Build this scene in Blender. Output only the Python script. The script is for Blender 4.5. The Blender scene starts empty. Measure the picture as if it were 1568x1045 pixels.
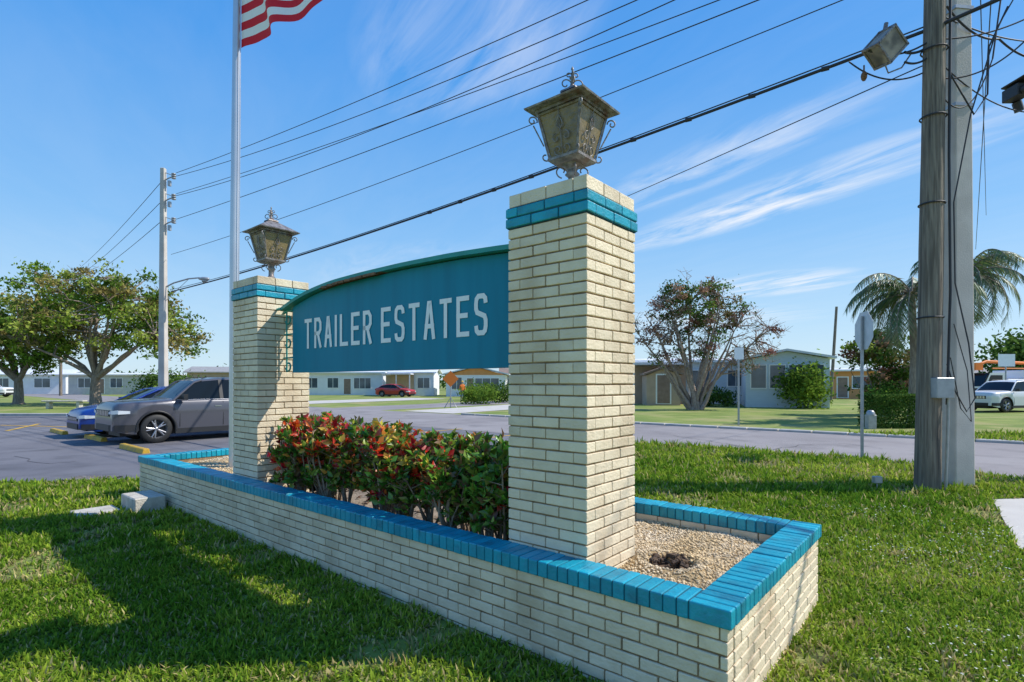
import bpy, math, random
import numpy as np
from mathutils import Vector, Matrix, Euler
random.seed(7)
rng = np.random.default_rng(7)
H=1.62; F=833.; CX=784.; HY=587.
scene=bpy.context.scene
col=scene.collection
def up(px,py,Y): return Vector(((px-CX)/F*Y, Y, H-(py-HY)/F*Y))
def gp(px,py,z=0.0):
    Y=(H-z)*F/(py-HY); return Vector(((px-CX)/F*Y,Y,z))
CO=Vector((.998,2.475,0)); AX=Vector((.767,-.6416,0)).normalized(); BX=Vector((.6416,.767,0)).normalized()
ANG=math.atan2(AX.y,AX.x)
def loc2w(x,y,z=0): return CO+AX*x+BX*y+Vector((0,0,z))
# ---------------------------------------------------------------- materials
def M(name,c,rough=.6,metal=0,c2=None,scale=5,bump=0,bscale=40,spec=.5,stretch=(1,1,1),island=0,detail=5,lo=.35,hi=.65,c3=None,s3=1.0,trans=0,coat=0):
    m=bpy.data.materials.new(name); m.use_nodes=True
    nt=m.node_tree; N=nt.nodes; L=nt.links
    b=N['Principled BSDF']; b.inputs['Roughness'].default_value=rough
    b.inputs['Metallic'].default_value=metal
    b.inputs['Specular IOR Level'].default_value=spec
    b.inputs['Transmission Weight'].default_value=trans
    b.inputs['Coat Weight'].default_value=coat
    b.inputs['Base Color'].default_value=(*c,1)
    tc=N.new('ShaderNodeTexCoord'); mp=N.new('ShaderNodeMapping'); mp.inputs['Scale'].default_value=stretch
    L.new(tc.outputs['Object'],mp.inputs['Vector'])
    cur=None
    if c2 is not None:
        nz=N.new('ShaderNodeTexNoise'); nz.inputs['Scale'].default_value=scale; nz.inputs['Detail'].default_value=detail
        L.new(mp.outputs[0],nz.inputs['Vector'])
        r=N.new('ShaderNodeValToRGB'); r.color_ramp.elements[0].position=lo; r.color_ramp.elements[1].position=hi
        r.color_ramp.elements[0].color=(*c,1); r.color_ramp.elements[1].color=(*c2,1)
        L.new(nz.outputs['Fac'],r.inputs[0]); cur=r.outputs[0]
        if c3 is not None:
            n3=N.new('ShaderNodeTexNoise'); n3.inputs['Scale'].default_value=s3; n3.inputs['Detail'].default_value=6
            L.new(mp.outputs[0],n3.inputs['Vector'])
            r3=N.new('ShaderNodeValToRGB'); r3.color_ramp.elements[0].position=.5; r3.color_ramp.elements[1].position=.72
            L.new(n3.outputs['Fac'],r3.inputs[0])
            mx=N.new('ShaderNodeMixRGB'); L.new(r3.outputs[0],mx.inputs[0]); L.new(cur,mx.inputs[1]); mx.inputs[2].default_value=(*c3,1)
            cur=mx.outputs[0]
    if island>0:
        g=N.new('ShaderNodeNewGeometry'); mr=N.new('ShaderNodeMapRange'); mr.inputs[3].default_value=1-island; mr.inputs[4].default_value=1+island*.4
        L.new(g.outputs['Random Per Island'],mr.inputs[0])
        hs=N.new('ShaderNodeHueSaturation'); L.new(mr.outputs[0],hs.inputs['Value'])
        if cur: L.new(cur,hs.inputs['Color'])
        else: hs.inputs['Color'].default_value=(*c,1)
        cur=hs.outputs[0]
    if cur: L.new(cur,b.inputs['Base Color'])
    if bump>0:
        nb=N.new('ShaderNodeTexNoise'); nb.inputs['Scale'].default_value=bscale; nb.inputs['Detail'].default_value=6
        L.new(mp.outputs[0],nb.inputs['Vector'])
        bp=N.new('ShaderNodeBump'); bp.inputs['Strength'].default_value=bump; bp.inputs['Distance'].default_value=.02
        L.new(nb.outputs['Fac'],bp.inputs['Height']); L.new(bp.outputs[0],b.inputs['Normal'])
    return m
def leafmat(name,trans=.35,gloss=0,rough=.4):
    m=bpy.data.materials.new(name); m.use_nodes=True
    nt=m.node_tree; N=nt.nodes; L=nt.links; out=N['Material Output']; N.remove(N['Principled BSDF'])
    a=N.new('ShaderNodeAttribute'); a.attribute_name='Col'
    d=N.new('ShaderNodeBsdfDiffuse'); L.new(a.outputs['Color'],d.inputs['Color'])
    t=N.new('ShaderNodeBsdfTranslucent'); L.new(a.outputs['Color'],t.inputs['Color'])
    mx=N.new('ShaderNodeMixShader'); mx.inputs[0].default_value=trans
    L.new(d.outputs[0],mx.inputs[1]); L.new(t.outputs[0],mx.inputs[2]); cur=mx.outputs[0]
    if gloss:
        gl=N.new('ShaderNodeBsdfGlossy'); gl.inputs['Roughness'].default_value=rough; gl.inputs['Color'].default_value=(.9,.95,1,1)
        m2=N.new('ShaderNodeMixShader'); m2.inputs[0].default_value=gloss; L.new(cur,m2.inputs[1]); L.new(gl.outputs[0],m2.inputs[2]); cur=m2.outputs[0]
    L.new(cur,out.inputs[0])
    return m
m_brick=M('painted_cream_brick',(.83,.70,.50),.6,c2=(.76,.63,.44),scale=9,bump=.35,bscale=60,island=.12,c3=(.60,.47,.31),s3=2.2)
m_mortar=M('mortar',(.20,.13,.065),.9,c2=(.38,.27,.16),scale=8,bump=.5,bscale=80)
m_teal=M('teal_paint',(.0,.29,.41),.42,c2=(.004,.37,.49),scale=4,bump=.3,bscale=50,island=.2,c3=(.01,.21,.30),s3=9)
m_tealj=M('teal_joint',(.0,.09,.13),.7)
m_sign=M('sign_blue_metal',(.002,.215,.325),.5,c2=(.003,.235,.35),scale=2.0,bump=.08,bscale=4,spec=.25,stretch=(5,1,.4),c3=(.003,.19,.29),s3=1.2)
m_hood=M('hood_green',(.01,.24,.21),.5,c2=(.015,.30,.26),scale=6)
m_wood_old=M('old_timber_edge',(.26,.13,.06),.8,c2=(.12,.06,.03),scale=20,stretch=(1,4,4))
m_white=M('white_paint',(.90,.90,.88),.5,c2=(.85,.85,.83),scale=10)
m_iron=M('weathered_iron',(.15,.135,.13),.5,metal=.35,c2=(.33,.31,.30),scale=25,bump=.3,bscale=60,c3=(.16,.09,.06),s3=12)
m_glassl=M('amber_glass',(.27,.20,.09),.22,c2=(.15,.12,.07),scale=9,bump=.4,bscale=40)
m_dirtcap=M('mortar_cap',(.5,.46,.38),.9,c2=(.3,.27,.2),scale=7,bump=.5)
m_leaf=leafmat('leaf'); m_hleaf=leafmat('croton_leaf',.32,.03,.3); m_grassb=leafmat('grass_blade',.40)
m_bark=M('bark',(.18,.135,.10),.9,c2=(.32,.26,.20),scale=12,bump=.6,bscale=30,stretch=(1,1,.3))
m_stem=M('shrub_stem',(.22,.15,.10),.9,c2=(.36,.28,.20),scale=20)
m_polewood=M('pole_wood',(.14,.11,.082),.85,c2=(.32,.265,.20),scale=14,bump=.8,bscale=30,stretch=(3,3,.15),c3=(.055,.045,.038),s3=7)
m_concrete=M('pole_concrete',(.50,.455,.405),.8,c2=(.60,.55,.49),scale=3,bump=.25,bscale=60,c3=(.42,.375,.33),s3=1.5)
m_block=M('concrete_block',(.60,.56,.48),.9,c2=(.44,.4,.33),scale=9,bump=.6,bscale=50)
m_asph=M('asphalt',(.25,.222,.215),.85,c2=(.31,.28,.27),scale=.35,bump=.35,bscale=120,c3=(.20,.18,.175),s3=.9)
m_lot=M('parking_asphalt',(.135,.13,.145),.85,c2=(.185,.178,.19),scale=.4,bump=.35,bscale=120,c3=(.095,.092,.10),s3=1.1)
m_tar=M('tar_seal',(.085,.08,.085),.85)
m_walk=M('sidewalk_concrete',(.58,.54,.48),.85,c2=(.5,.46,.41),scale=1.5,bump=.2)
m_kerb=M('kerb',(.48,.46,.42),.85,c2=(.38,.36,.32),scale=3)
m_yellow=M('yellow_paint',(.70,.40,.03),.7,c2=(.6,.36,.05),scale=12,c3=(.3,.22,.1),s3=8)
m_gravel=M('gravel',(.62,.45,.23),.9,c2=(.38,.25,.12),scale=60,bump=1,bscale=90)
m_peb=M('pebble',(.70,.51,.27),.8,island=.5,c2=(.78,.64,.45),scale=3)
m_soil=M('sandy_soil',(.36,.29,.22),.95,c2=(.22,.17,.12),scale=10,bump=.8,bscale=40)
m_dark=M('dark_hole',(.06,.04,.03),.95,c2=(.18,.11,.06),scale=20,bump=.8)
m_black=M('black_rubber',(.02,.02,.02),.6)
m_trim=M('black_trim',(.02,.02,.022),.5)
m_wire=M('wire',(.03,.03,.035),.6)
m_glass=M('car_glass',(.010,.014,.018),.08,spec=.3)
m_wglass=M('window_glass',(.05,.07,.09),.1,spec=.8,c2=(.11,.14,.17),scale=.8)
m_grey=M('grey_car_paint',(.095,.095,.112),.3,metal=.25,coat=.5)
m_bluec=M('blue_car_paint',(.010,.045,.26),.3,metal=.1,coat=.4)
m_redc=M('red_car_paint',(.45,.02,.02),.3,coat=.4)
m_whitec=M('white_car_paint',(.7,.7,.7),.3,coat=.4)
m_head=M('headlight',(.75,.78,.8),.1,spec=.9)
m_chrome=M('chrome',(.6,.6,.62),.2,metal=1)
m_rim=M('rim',(.42,.42,.44),.3,metal=.8)
m_galv=M('galvanised',(.42,.43,.44),.45,metal=.5,c2=(.33,.34,.35),scale=8)
m_signback=M('sign_back',(.62,.64,.66),.5,c2=(.52,.54,.56),scale=6)
m_alu=M('flagpole_aluminium',(.62,.63,.66),.32,metal=.6,c2=(.55,.56,.6),scale=2)
m_fred=M('flag_red',(.66,.015,.03),.8); m_fwhite=M('flag_white',(.85,.85,.85),.8); m_fblue=M('flag_blue',(.02,.03,.2),.8)
m_wallw=M('wall_white',(.80,.81,.82),.7,c2=(.74,.75,.76),scale=1.5,bump=.05)
m_wallb=M('wall_paleblue',(.60,.69,.75),.7,c2=(.55,.64,.70),scale=2,stretch=(1,1,8))
m_wallt=M('wall_tan',(.52,.38,.27),.8,c2=(.44,.33,.24),scale=2)
m_wallo=M('wall_orange',(.70,.32,.12),.8,c2=(.62,.29,.11),scale=2)
m_wallg=M('wall_grey',(.55,.55,.5),.8,c2=(.46,.46,.44),scale=2)
m_roofw=M('roof_white',(.78,.79,.81),.6,c2=(.66,.67,.69),scale=2)
m_roofg=M('roof_grey',(.36,.35,.34),.8,c2=(.28,.27,.26),scale=3)
m_roofb=M('roof_brown',(.24,.16,.12),.8,c2=(.3,.21,.16),scale=3)
m_orange=M('orange',(.8,.2,.02),.6)
m_frond=leafmat('palm_leaf',.3,.05)
# ---------------------------------------------------------------- mesh builder
class MB:
    def __init__(s): s.v=[]; s.f=[]; s.m=[]; s.s=[]
    def add(s,vs,fs,m=0,sm=False):
        o=len(s.v); s.v.extend([tuple(v) for v in vs])
        for f in fs: s.f.append(tuple(i+o for i in f)); s.m.append(m); s.s.append(sm)
    def box(s,c,d,m=0,rot=None):
        c=Vector(c); vs=[]
        for z in (-.5,.5):
            for x,y in ((-.5,-.5),(.5,-.5),(.5,.5),(-.5,.5)):
                p=Vector((x*d[0],y*d[1],z*d[2]))
                if rot is not None: p=rot@p
                vs.append(c+p)
        s.add(vs,[(3,2,1,0),(4,5,6,7),(0,1,5,4),(1,2,6,5),(2,3,7,6),(3,0,4,7)],m)
    def bx(s,x0,x1,y0,y1,z0,z1,m=0,j=0):
        r=lambda: random.uniform(-j,j)
        s.box(((x0+x1)/2+r(),(y0+y1)/2+r(),(z0+z1)/2+r()),(x1-x0,y1-y0,z1-z0),m,
              Euler((r()*2,r()*2,r()*2)).to_matrix() if j else None)
    def frus(s,c0,h0,c1,h1,m=0):
        vs=[(c0[0]+x*h0[0],c0[1]+y*h0[1],c0[2]) for x,y in ((-1,-1),(1,-1),(1,1),(-1,1))]
        vs+=[(c1[0]+x*h1[0],c1[1]+y*h1[1],c1[2]) for x,y in ((-1,-1),(1,-1),(1,1),(-1,1))]
        s.add(vs,[(3,2,1,0),(4,5,6,7),(0,1,5,4),(1,2,6,5),(2,3,7,6),(3,0,4,7)],m)
    def tube(s,pts,r,m=0,n=8,sm=True,cap=True,jit=0):
        pts=[Vector(p) for p in pts]; k=len(pts)
        if not hasattr(r,'__len__'): r=[r]*k
        ref=Vector((0,0,1)); vs=[]
        t0=(pts[1]-pts[0]).normalized()
        if abs(t0.dot(ref))>.9: ref=Vector((1,0,0))
        u=t0.cross(ref).normalized()
        for i,p in enumerate(pts):
            t=(pts[min(i+1,k-1)]-pts[max(i-1,0)]).normalized()
            u=(u-t*u.dot(t)).normalized(); w=t.cross(u)
            for q in range(n):
                a=2*math.pi*q/n; rr=r[i]*(1+random.uniform(-jit,jit))
                vs.append(p+(u*math.cos(a)+w*math.sin(a))*rr)
        fs=[]
        for i in range(k-1):
            for q in range(n):
                a=i*n+q;b=i*n+(q+1)%n; fs.append((a,b,b+n,a+n))
        s.add(vs,fs,m,sm)
        if cap:
            s.add(vs[:n][::-1],[tuple(range(n))],m); s.add(vs[-n:],[tuple(range(n))],m)
    def sph(s,c,r,m=0,n=10,k=6):
        c=Vector(c); 
        if not hasattr(r,'__len__'): r=(r,r,r)
        vs=[];fs=[]
        for i in range(k+1):
            th=math.pi*i/k
            for q in range(n):
                a=2*math.pi*q/n; vs.append(c+Vector((r[0]*math.sin(th)*math.cos(a),r[1]*math.sin(th)*math.sin(a),r[2]*math.cos(th))))
        for i in range(k):
            for q in range(n):
                a=i*n+q;b=i*n+(q+1)%n; fs.append((a,a+n,b+n,b))
        s.add(vs,fs,m,True)
    def lathe(s,prof,c,axis='y',m=0,n=24,sm=True):
        vs=[];fs=[];c=Vector(c);k=len(prof)
        for r,h in prof:
            for q in range(n):
                a=2*math.pi*q/n
                if axis=='y': vs.append(c+Vector((r*math.cos(a),h,r*math.sin(a))))
                else: vs.append(c+Vector((r*math.cos(a),r*math.sin(a),h)))
        for i in range(k-1):
            for q in range(n):
                a=i*n+q;b=i*n+(q+1)%n; fs.append((a,b,b+n,a+n))
        s.add(vs,fs,m,sm)
    def poly(s,pts,m=0): s.add(pts,[tuple(range(len(pts)))],m)
    def obj(s,name,mats,parent=None,bevel=0,seg=1,loc=None,rz=None):
        me=bpy.data.meshes.new(name); me.from_pydata(s.v,[],s.f)
        for m in mats: me.materials.append(m)
        me.polygons.foreach_set('material_index',s.m); me.polygons.foreach_set('use_smooth',s.s)
        me.update(); o=bpy.data.objects.new(name,me); col.objects.link(o)
        if parent: o.parent=parent
        if loc is not None: o.location=loc
        if rz is not None: o.rotation_euler=(0,0,rz)
        if bevel:
            b=o.modifiers.new('bevel','BEVEL'); b.width=bevel; b.segments=seg; b.limit_method='ANGLE'; b.angle_limit=.6
        return o
def empty(name,loc=(0,0,0),rz=0):
    e=bpy.data.objects.new(name,None); col.objects.link(e); e.location=loc; e.rotation_euler=(0,0,rz); e.empty_display_size=.2; return e
def npmesh(name,V,sizes,cols,mat,parent=None,loc=None,rz=None,smooth=False):
    me=bpy.data.meshes.new(name); V=np.asarray(V,dtype=np.float32)
    me.vertices.add(len(V)); me.vertices.foreach_set('co',V.ravel())
    idx=np.concatenate([a.ravel() for a in sizes]).astype(np.int32)
    tot=np.concatenate([np.full(len(a),a.shape[1]) for a in sizes]).astype(np.int32)
    st=np.concatenate([[0],np.cumsum(tot)[:-1]]).astype(np.int32)
    me.loops.add(len(idx)); me.loops.foreach_set('vertex_index',idx)
    me.polygons.add(len(tot)); me.polygons.foreach_set('loop_start',st); me.polygons.foreach_set('loop_total',tot)
    if smooth: me.polygons.foreach_set('use_smooth',np.ones(len(tot),dtype=bool))
    ca=me.color_attributes.new('Col','FLOAT_COLOR','POINT')
    C=np.ones((len(V),4),dtype=np.float32); C[:,:3]=cols; ca.data.foreach_set('color',C.ravel())
    me.materials.append(mat); me.update(calc_edges=True); me.validate()
    o=bpy.data.objects.new(name,me); col.objects.link(o)
    if parent: o.parent=parent
    if loc is not None: o.location=loc
    if rz is not None: o.rotation_euler=(0,0,rz)
    return o
def unit(a): return a/np.maximum(np.linalg.norm(a,axis=1,keepdims=True),1e-6)
def leaves(P,D,size,wid,fold=.25,up_=None):
    n=len(P); D=unit(D); R=unit(rng.normal(size=(n,3))) if up_ is None else up_
    S=unit(np.cross(D,R)); U=np.cross(S,D); s=size[:,None]
    V=np.empty((n,5,3))
    V[:,0]=P; V[:,1]=P+D*s*.45+S*s*wid+U*s*fold*.5; V[:,2]=P+D*s*.5-U*s*.02
    V[:,3]=P+D*s*.45-S*s*wid+U*s*fold*.5; V[:,4]=P+D*s-U*s*.12
    b=(np.arange(n)*5)[:,None]
    T=np.concatenate([b+np.array([[0,1,2]]),b+np.array([[1,4,2]]),b+np.array([[0,2,3]]),b+np.array([[2,4,3]])])
    return V.reshape(-1,3),T
def quads(P,size,flat=0):
    n=len(P); D=unit(rng.normal(size=(n,3))); R=unit(rng.normal(size=(n,3))); S=unit(np.cross(D,R)); s=size[:,None]
    V=np.empty((n,4,3)); V[:,0]=P-D*s*.5; V[:,1]=P+S*s*.28; V[:,2]=P+D*s*.5; V[:,3]=P-S*s*.28
    return V.reshape(-1,3),(np.arange(n*4).reshape(-1,4))
def snoise(x,y,f,seed=0):
    r=np.random.default_rng(seed); o=np.zeros_like(x)
    for i in range(7):
        a=r.uniform(0,6.28); k=f*r.uniform(.5,2); o+=np.sin(x*k*math.cos(a)+y*k*math.sin(a)+r.uniform(0,6.28))
    return o/3.5
def inpoly(x,y,poly):
    ins=np.zeros(len(x),bool); n=len(poly)
    for i in range(n):
        x0,y0=poly[i][:2]; x1,y1=poly[(i+1)%n][:2]
        if y0==y1: continue
        c=((y0>y)!=(y1>y))&(x<(x1-x0)*(y-y0)/(y1-y0)+x0); ins^=c
    return ins
# ---------------------------------------------------------------- ground & roads
g=MB(); g.poly([(-900,-200,0),(900,-200,0),(900,1500,0),(-900,1500,0)])
m_ground=M('lawn_ground',(.15,.21,.03),.95,c2=(.26,.30,.06),scale=.6,bump=.6,bscale=30,c3=(.36,.30,.13),s3=.3)
g.obj('ground',[m_ground])
def w(x,y): 
    p=loc2w(x,y); return (p.x,p.y)
road=[w(-300,10.7),(3.3,14.5),(5.4,13.2),(7.3,11.75),(8.15,10.4),(8.5,9.0),(8.9,6.5),(9.2,-20),(16,-20),(15.5,6.5),(13.6,11.6),w(4,17.2),w(-300,17.2)]
side=[w(-26,17.2),w(-31,17.2),w(-34,70),w(-28,70)]
g=MB(); g.poly([(x,y,.008) for x,y in road]); g.obj('road',[m_asph])
g=MB(); g.poly([(x,y,.004) for x,y in side]); g.obj('side_street',[m_asph])
lot=[(-60,8.3),(-9,8.55),(-6.3,9.0),(-5.15,9.2),(-3.9,10.5),(2.6,14.95)]+[w(-60,10.75),(-60,45)]
g=MB(); g.poly([(x,y,.012) for x,y in lot]); g.obj('parking_lot',[m_lot])
island=[(-21.5,26.5),(-40,26.5),(-60,38),(-60,58),(-38,46),(-27,38.5),(-22,31)]
g=MB()
n=len(island)
top=[(x,y,.13) for x,y in island]; cx=sum(p[0] for p in island)/n; cy=sum(p[1] for p in island)/n
inn=[(cx+(x-cx)*.985,cy+(y-cy)*.985,.15) for x,y in island]
for i in range(n):
    j=(i+1)%n; a,b=island[i],island[j]
    g.add([(a[0],a[1],0),(b[0],b[1],0),top[j],top[i]],[(0,1,2,3)],0); g.add([top[i],top[j],inn[j],inn[i]],[(0,1,2,3)],0)
g.poly(inn,1); g.obj('grass_island',[m_kerb,m_ground])
walk=[(6.62,7.5),(8.4,7.7),(7.6,6.6),(5.9,4.4),(4.9,5.25)]
g=MB(); g.poly([(x,y,.02) for x,y in walk]); g.obj('sidewalk',[m_walk])
g=MB()
for i in range(24):
    p0=loc2w(-19+i*1.0,17.25); p1=loc2w(-19+i*1.0+.97,17.25)
    c=(p0+p1)/2; g.box((c.x,c.y,.03),(.97,.35,.1),0,Matrix.Rotation(ANG,3,'Z'))
g.obj('kerb',[m_kerb],bevel=.02)
g=MB(); g.poly([(*w(3.5,17.6),.012),(*w(14,17.6),.012),(*w(14,19),.012),(*w(3.5,19),.012)])
g.poly([(*w(-20,17.5),.016),(*w(-24,17.5),.016),(*w(-27,40),.016),(*w(-22,40),.016)])
g.poly([(*w(-38,17.5),.016),(*w(-44,17.5),.016),(*w(-46,36),.016),(*w(-40,36),.016)])
g.obj('driveway',[m_walk])
g=MB()
def stripe(mb,p0,p1,wd,z,m=0):
    p0=Vector((p0[0],p0[1],0)); p1=Vector((p1[0],p1[1],0)); d=(p1-p0).normalized(); s=Vector((-d.y,d.x,0))*wd/2; zz=Vector((0,0,z))
    mb.poly([p0-s+zz,p1-s+zz,p1+s+zz,p0+s+zz],m)
for k in range(8):
    q=-9.95-k*2.85+.0
    stripe(g,w(q,6.2),w(q,11.3) if k<1 else w(q,11),.11,.018)
stripe(g,gp(0,652),gp(118,655),.14,.018); stripe(g,gp(10,661),gp(60,650),.14,.022)
g.obj('parking_stripes',[m_yellow])
g=MB()
for pts in ([(1030,668),(1085,676),(1130,684),(1190,690)],[(1180,690),(1225,683),(1290,680),(1370,690)],[(20,700),(70,712),(130,706)]):
    rr=random.Random(len(g.v)); P_=[gp(a,b) for a,b in pts]; Q_=[]
    for a,b in zip(P_,P_[1:]):
        for k in range(5): Q_.append(a.lerp(b,k/5)+Vector((rr.uniform(-.06,.06),rr.uniform(-.1,.1),0)))
    for i,(a,b) in enumerate(zip(Q_,Q_[1:])): stripe(g,a,b,.02,.0165+.0008*(i%2))
g.obj('road_cracks',[m_tar])
def wheel_stop(p):
    g=MB(); vs=[];L=1.75
    prof=[(-.085,0),(-.06,.11),(.06,.11),(.085,0)]
    for x in (-L/2,L/2):
        for y,z in prof: vs.append((x,y,z))
    g.add(vs,[(0,1,2,3),(7,6,5,4),(0,4,5,1),(1,5,6,2),(2,6,7,3)],0)
    g.obj('wheel_stop',[m_yellow],bevel=.012,loc=(p.x,p.y,.012),rz=ANG)
wheel_stop(gp(205,691)); wheel_stop(gp(146,674)); wheel_stop(gp(90,664))
g=MB(); p=gp(140,735)
g.box((p.x,p.y,.02),(.75,.4,.02),1)
for i in range(12): g.box((p.x-.33+i*.06,p.y,.033),(.02,.36,.016),0)
g.obj('drain_grate',[m_iron,m_black])
# ---------------------------------------------------------------- planter
pl=empty('brick_planter',CO,ANG)
ch=.068
def wallrun(mb,along,lo,hi,face,thick_dir,z0,nc,depth=.085,start=0,L=.203):
    for k in range(nc):
        z=z0+k*ch; off=(L/2 if (k+start)%2 else 0); p=lo-off
        while p<hi-.01:
            a=max(lo,p)+.004; b=min(hi,p+L)-.004; p+=L
            if b-a<.03: continue
            f0,f1=sorted((face,face+thick_dir*depth))
            if along=='x': mb.bx(a,b,f0,f1,z+.005,z+ch-.005,0,.0015)
            else: mb.bx(f0,f1,a,b,z+.005,z+ch-.005,0,.0015)
g=MB(); o_=.018
z0=-.054; nc=8
wallrun(g,'x',-8.3+o_,-o_,o_,1,z0,nc)
wallrun(g,'y',o_+.09,2-o_,-o_,-1,z0,nc,start=1)
wallrun(g,'x',-8.3+o_,-o_-.09,2-o_,-1,z0,nc)
wallrun(g,'y',o_+.09,2-o_-.09,-8.3+o_,1,z0,nc)
wallrun(g,'x',-8.1,-.205,1.8,1,z0+3*ch,5,depth=.06)
wallrun(g,'x',-8.1,-.205,.2,-1,z0+3*ch,5,depth=.06)
wallrun(g,'y',.2,1.8,-.2,1,z0+3*ch,5,depth=.06)
g.obj('wall_bricks',[m_brick],pl,bevel=.005,seg=2)
g=MB(); q=.010
g.bx(-8.3+o_+q,-o_-q,o_+q,.2-q,z0,.489); g.bx(-8.3+o_+q,-o_-q,1.8+q,2-o_-q,z0,.489)
g.bx(-.2+q,-o_-q-.001,.2-q,1.8+q,z0,.488); g.bx(-8.3+o_+q+.001,-8.1-q,.2-q,1.8+q,z0,.488)
g.obj('wall_core',[m_mortar],pl)
g=MB(); pit=.0705
def cope(x0,x1,y0,y1):
    g.bx(x0,x1,y0,y1,.488,.58+random.uniform(-.002,.002),0,.0014)
x=-8.3
while x<-.21:
    x2=min(x+pit,-.203); cope(x+.0025,x2-.0025,0,.2); cope(x+.0025,x2-.0025,1.8,2.0); x+=pit
y=0
while y<1.99:
    y2=min(y+pit,2.0); cope(-.2,0,y+.0025,y2-.0025)
    if .2<y<1.76: cope(-8.3,-8.1,y+.0025,y2-.0025)
    y+=pit
g.obj('coping_bricks',[m_teal],pl,bevel=.008,seg=2)
g=MB(); g.bx(-8.293,-.007,.007,.193,.4885,.5745); g.bx(-8.293,-.007,1.807,1.993,.4885,.5745); g.bx(-.193,-.008,.193,1.807,.4885,.5742); g.bx(-8.292,-8.107,.193,1.807,.4885,.5742)
g.obj('coping_joints',[m_tealj],pl)
def bed(name,x0,x1,y0,y1,zf,mat,res=.04,parent=pl):
    nx=int((x1-x0)/res)+1; ny=int((y1-y0)/res)+1
    X,Y=np.meshgrid(np.linspace(x0,x1,nx),np.linspace(y0,y1,ny),indexing='ij'); Z=zf(X,Y)
    V=np.stack([X,Y,Z],-1).reshape(-1,3); i=np.arange(nx-1)[:,None]*ny+np.arange(ny-1)[None,:]; i=i.ravel()
    Q=np.stack([i,i+ny,i+ny+1,i+1],1)
    return npmesh(name,V,[Q],(.3,.2,.1),mat,parent,smooth=True)
HX,HYY=-.66,.86
def zg(X,Y):
    d=np.hypot(X-HX,Y-HYY)
    return .435+.015*snoise(X,Y,9,3)+.03*np.exp(-((d-.2)/.06)**2)-.14*np.exp(-(d/.12)**4)
def zs(X,Y): return .37+.03*snoise(X,Y,6,4)
gb=empty('gravel',CO,ANG)
bed('gravel_surface',-1.6,-.18,.18,1.82,zg,m_gravel,.02,gb)
bed('gravel_surface_far',-8.12,-5.0,.18,1.82,lambda X,Y:.45+.015*snoise(X,Y,9,3),m_gravel,.05,gb)
so=empty('soil_bed',CO,ANG); bed('soil',-5.05,-1.55,.18,1.82,zs,m_soil,.04,so)
def pebbles(name,n,x0,x1,y0,y1,zf,parent,smin=.006,smax=.016):
    X=rng.uniform(x0,x1,n); Y=rng.uniform(y0,y1,n); d=np.hypot(X-HX,Y-HYY); k=d>.09; X=X[k];Y=Y[k]; n=len(X); Z=zf(X,Y)+.003
    O=np.array([[1,0,0],[-1,0,0],[0,1,0],[0,-1,0],[0,0,1],[0,0,-1]],float)
    T=np.array([[0,2,4],[2,1,4],[1,3,4],[3,0,4],[2,0,5],[1,2,5],[3,1,5],[0,3,5]])
    s=rng.uniform(smin,smax,(n,1,1))*rng.uniform(.6,1.2,(n,6,1))
    a=rng.uniform(0,6.28,n); c,sn=np.cos(a),np.sin(a)
    W=O[None]*s*np.array([1,1,.7]); Wx=W[:,:,0]*c[:,None]-W[:,:,1]*sn[:,None]; Wy=W[:,:,0]*sn[:,None]+W[:,:,1]*c[:,None]
    V=np.stack([Wx+X[:,None],Wy+Y[:,None],W[:,:,2]+Z[:,None]],-1).reshape(-1,3)
    TT=((np.arange(n)*6)[:,None,None]+T[None]).reshape(-1,3)
    npmesh(name,V,[TT],(.5,.4,.2),m_peb,parent,smooth=True)
pebbles('pebbles',9000,-1.55,-.2,.2,1.8,zg,gb)
pebbles('pebbles_far',2500,-8.1,-5.7,.2,1.8,lambda X,Y:.45+.015*snoise(X,Y,9,3),gb,.01,.02)
g=MB()
for i in range(90):
    a=random.uniform(0,6.28); r=abs(random.gauss(.12,.045)); 
    g.box((HX+r*math.cos(a),HYY+r*math.sin(a),.41+random.uniform(-.03,.05)),(random.uniform(.02,.08),random.uniform(.015,.035),random.uniform(.01,.03)),0,Euler((random.uniform(-.6,.6),random.uniform(-.6,.6),a+1.5)).to_matrix())
g.sph((HX,HYY,.33),(.12,.12,.03))
g.obj('stump_remains',[m_dark],bevel=.004,loc=CO,rz=ANG)
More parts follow.
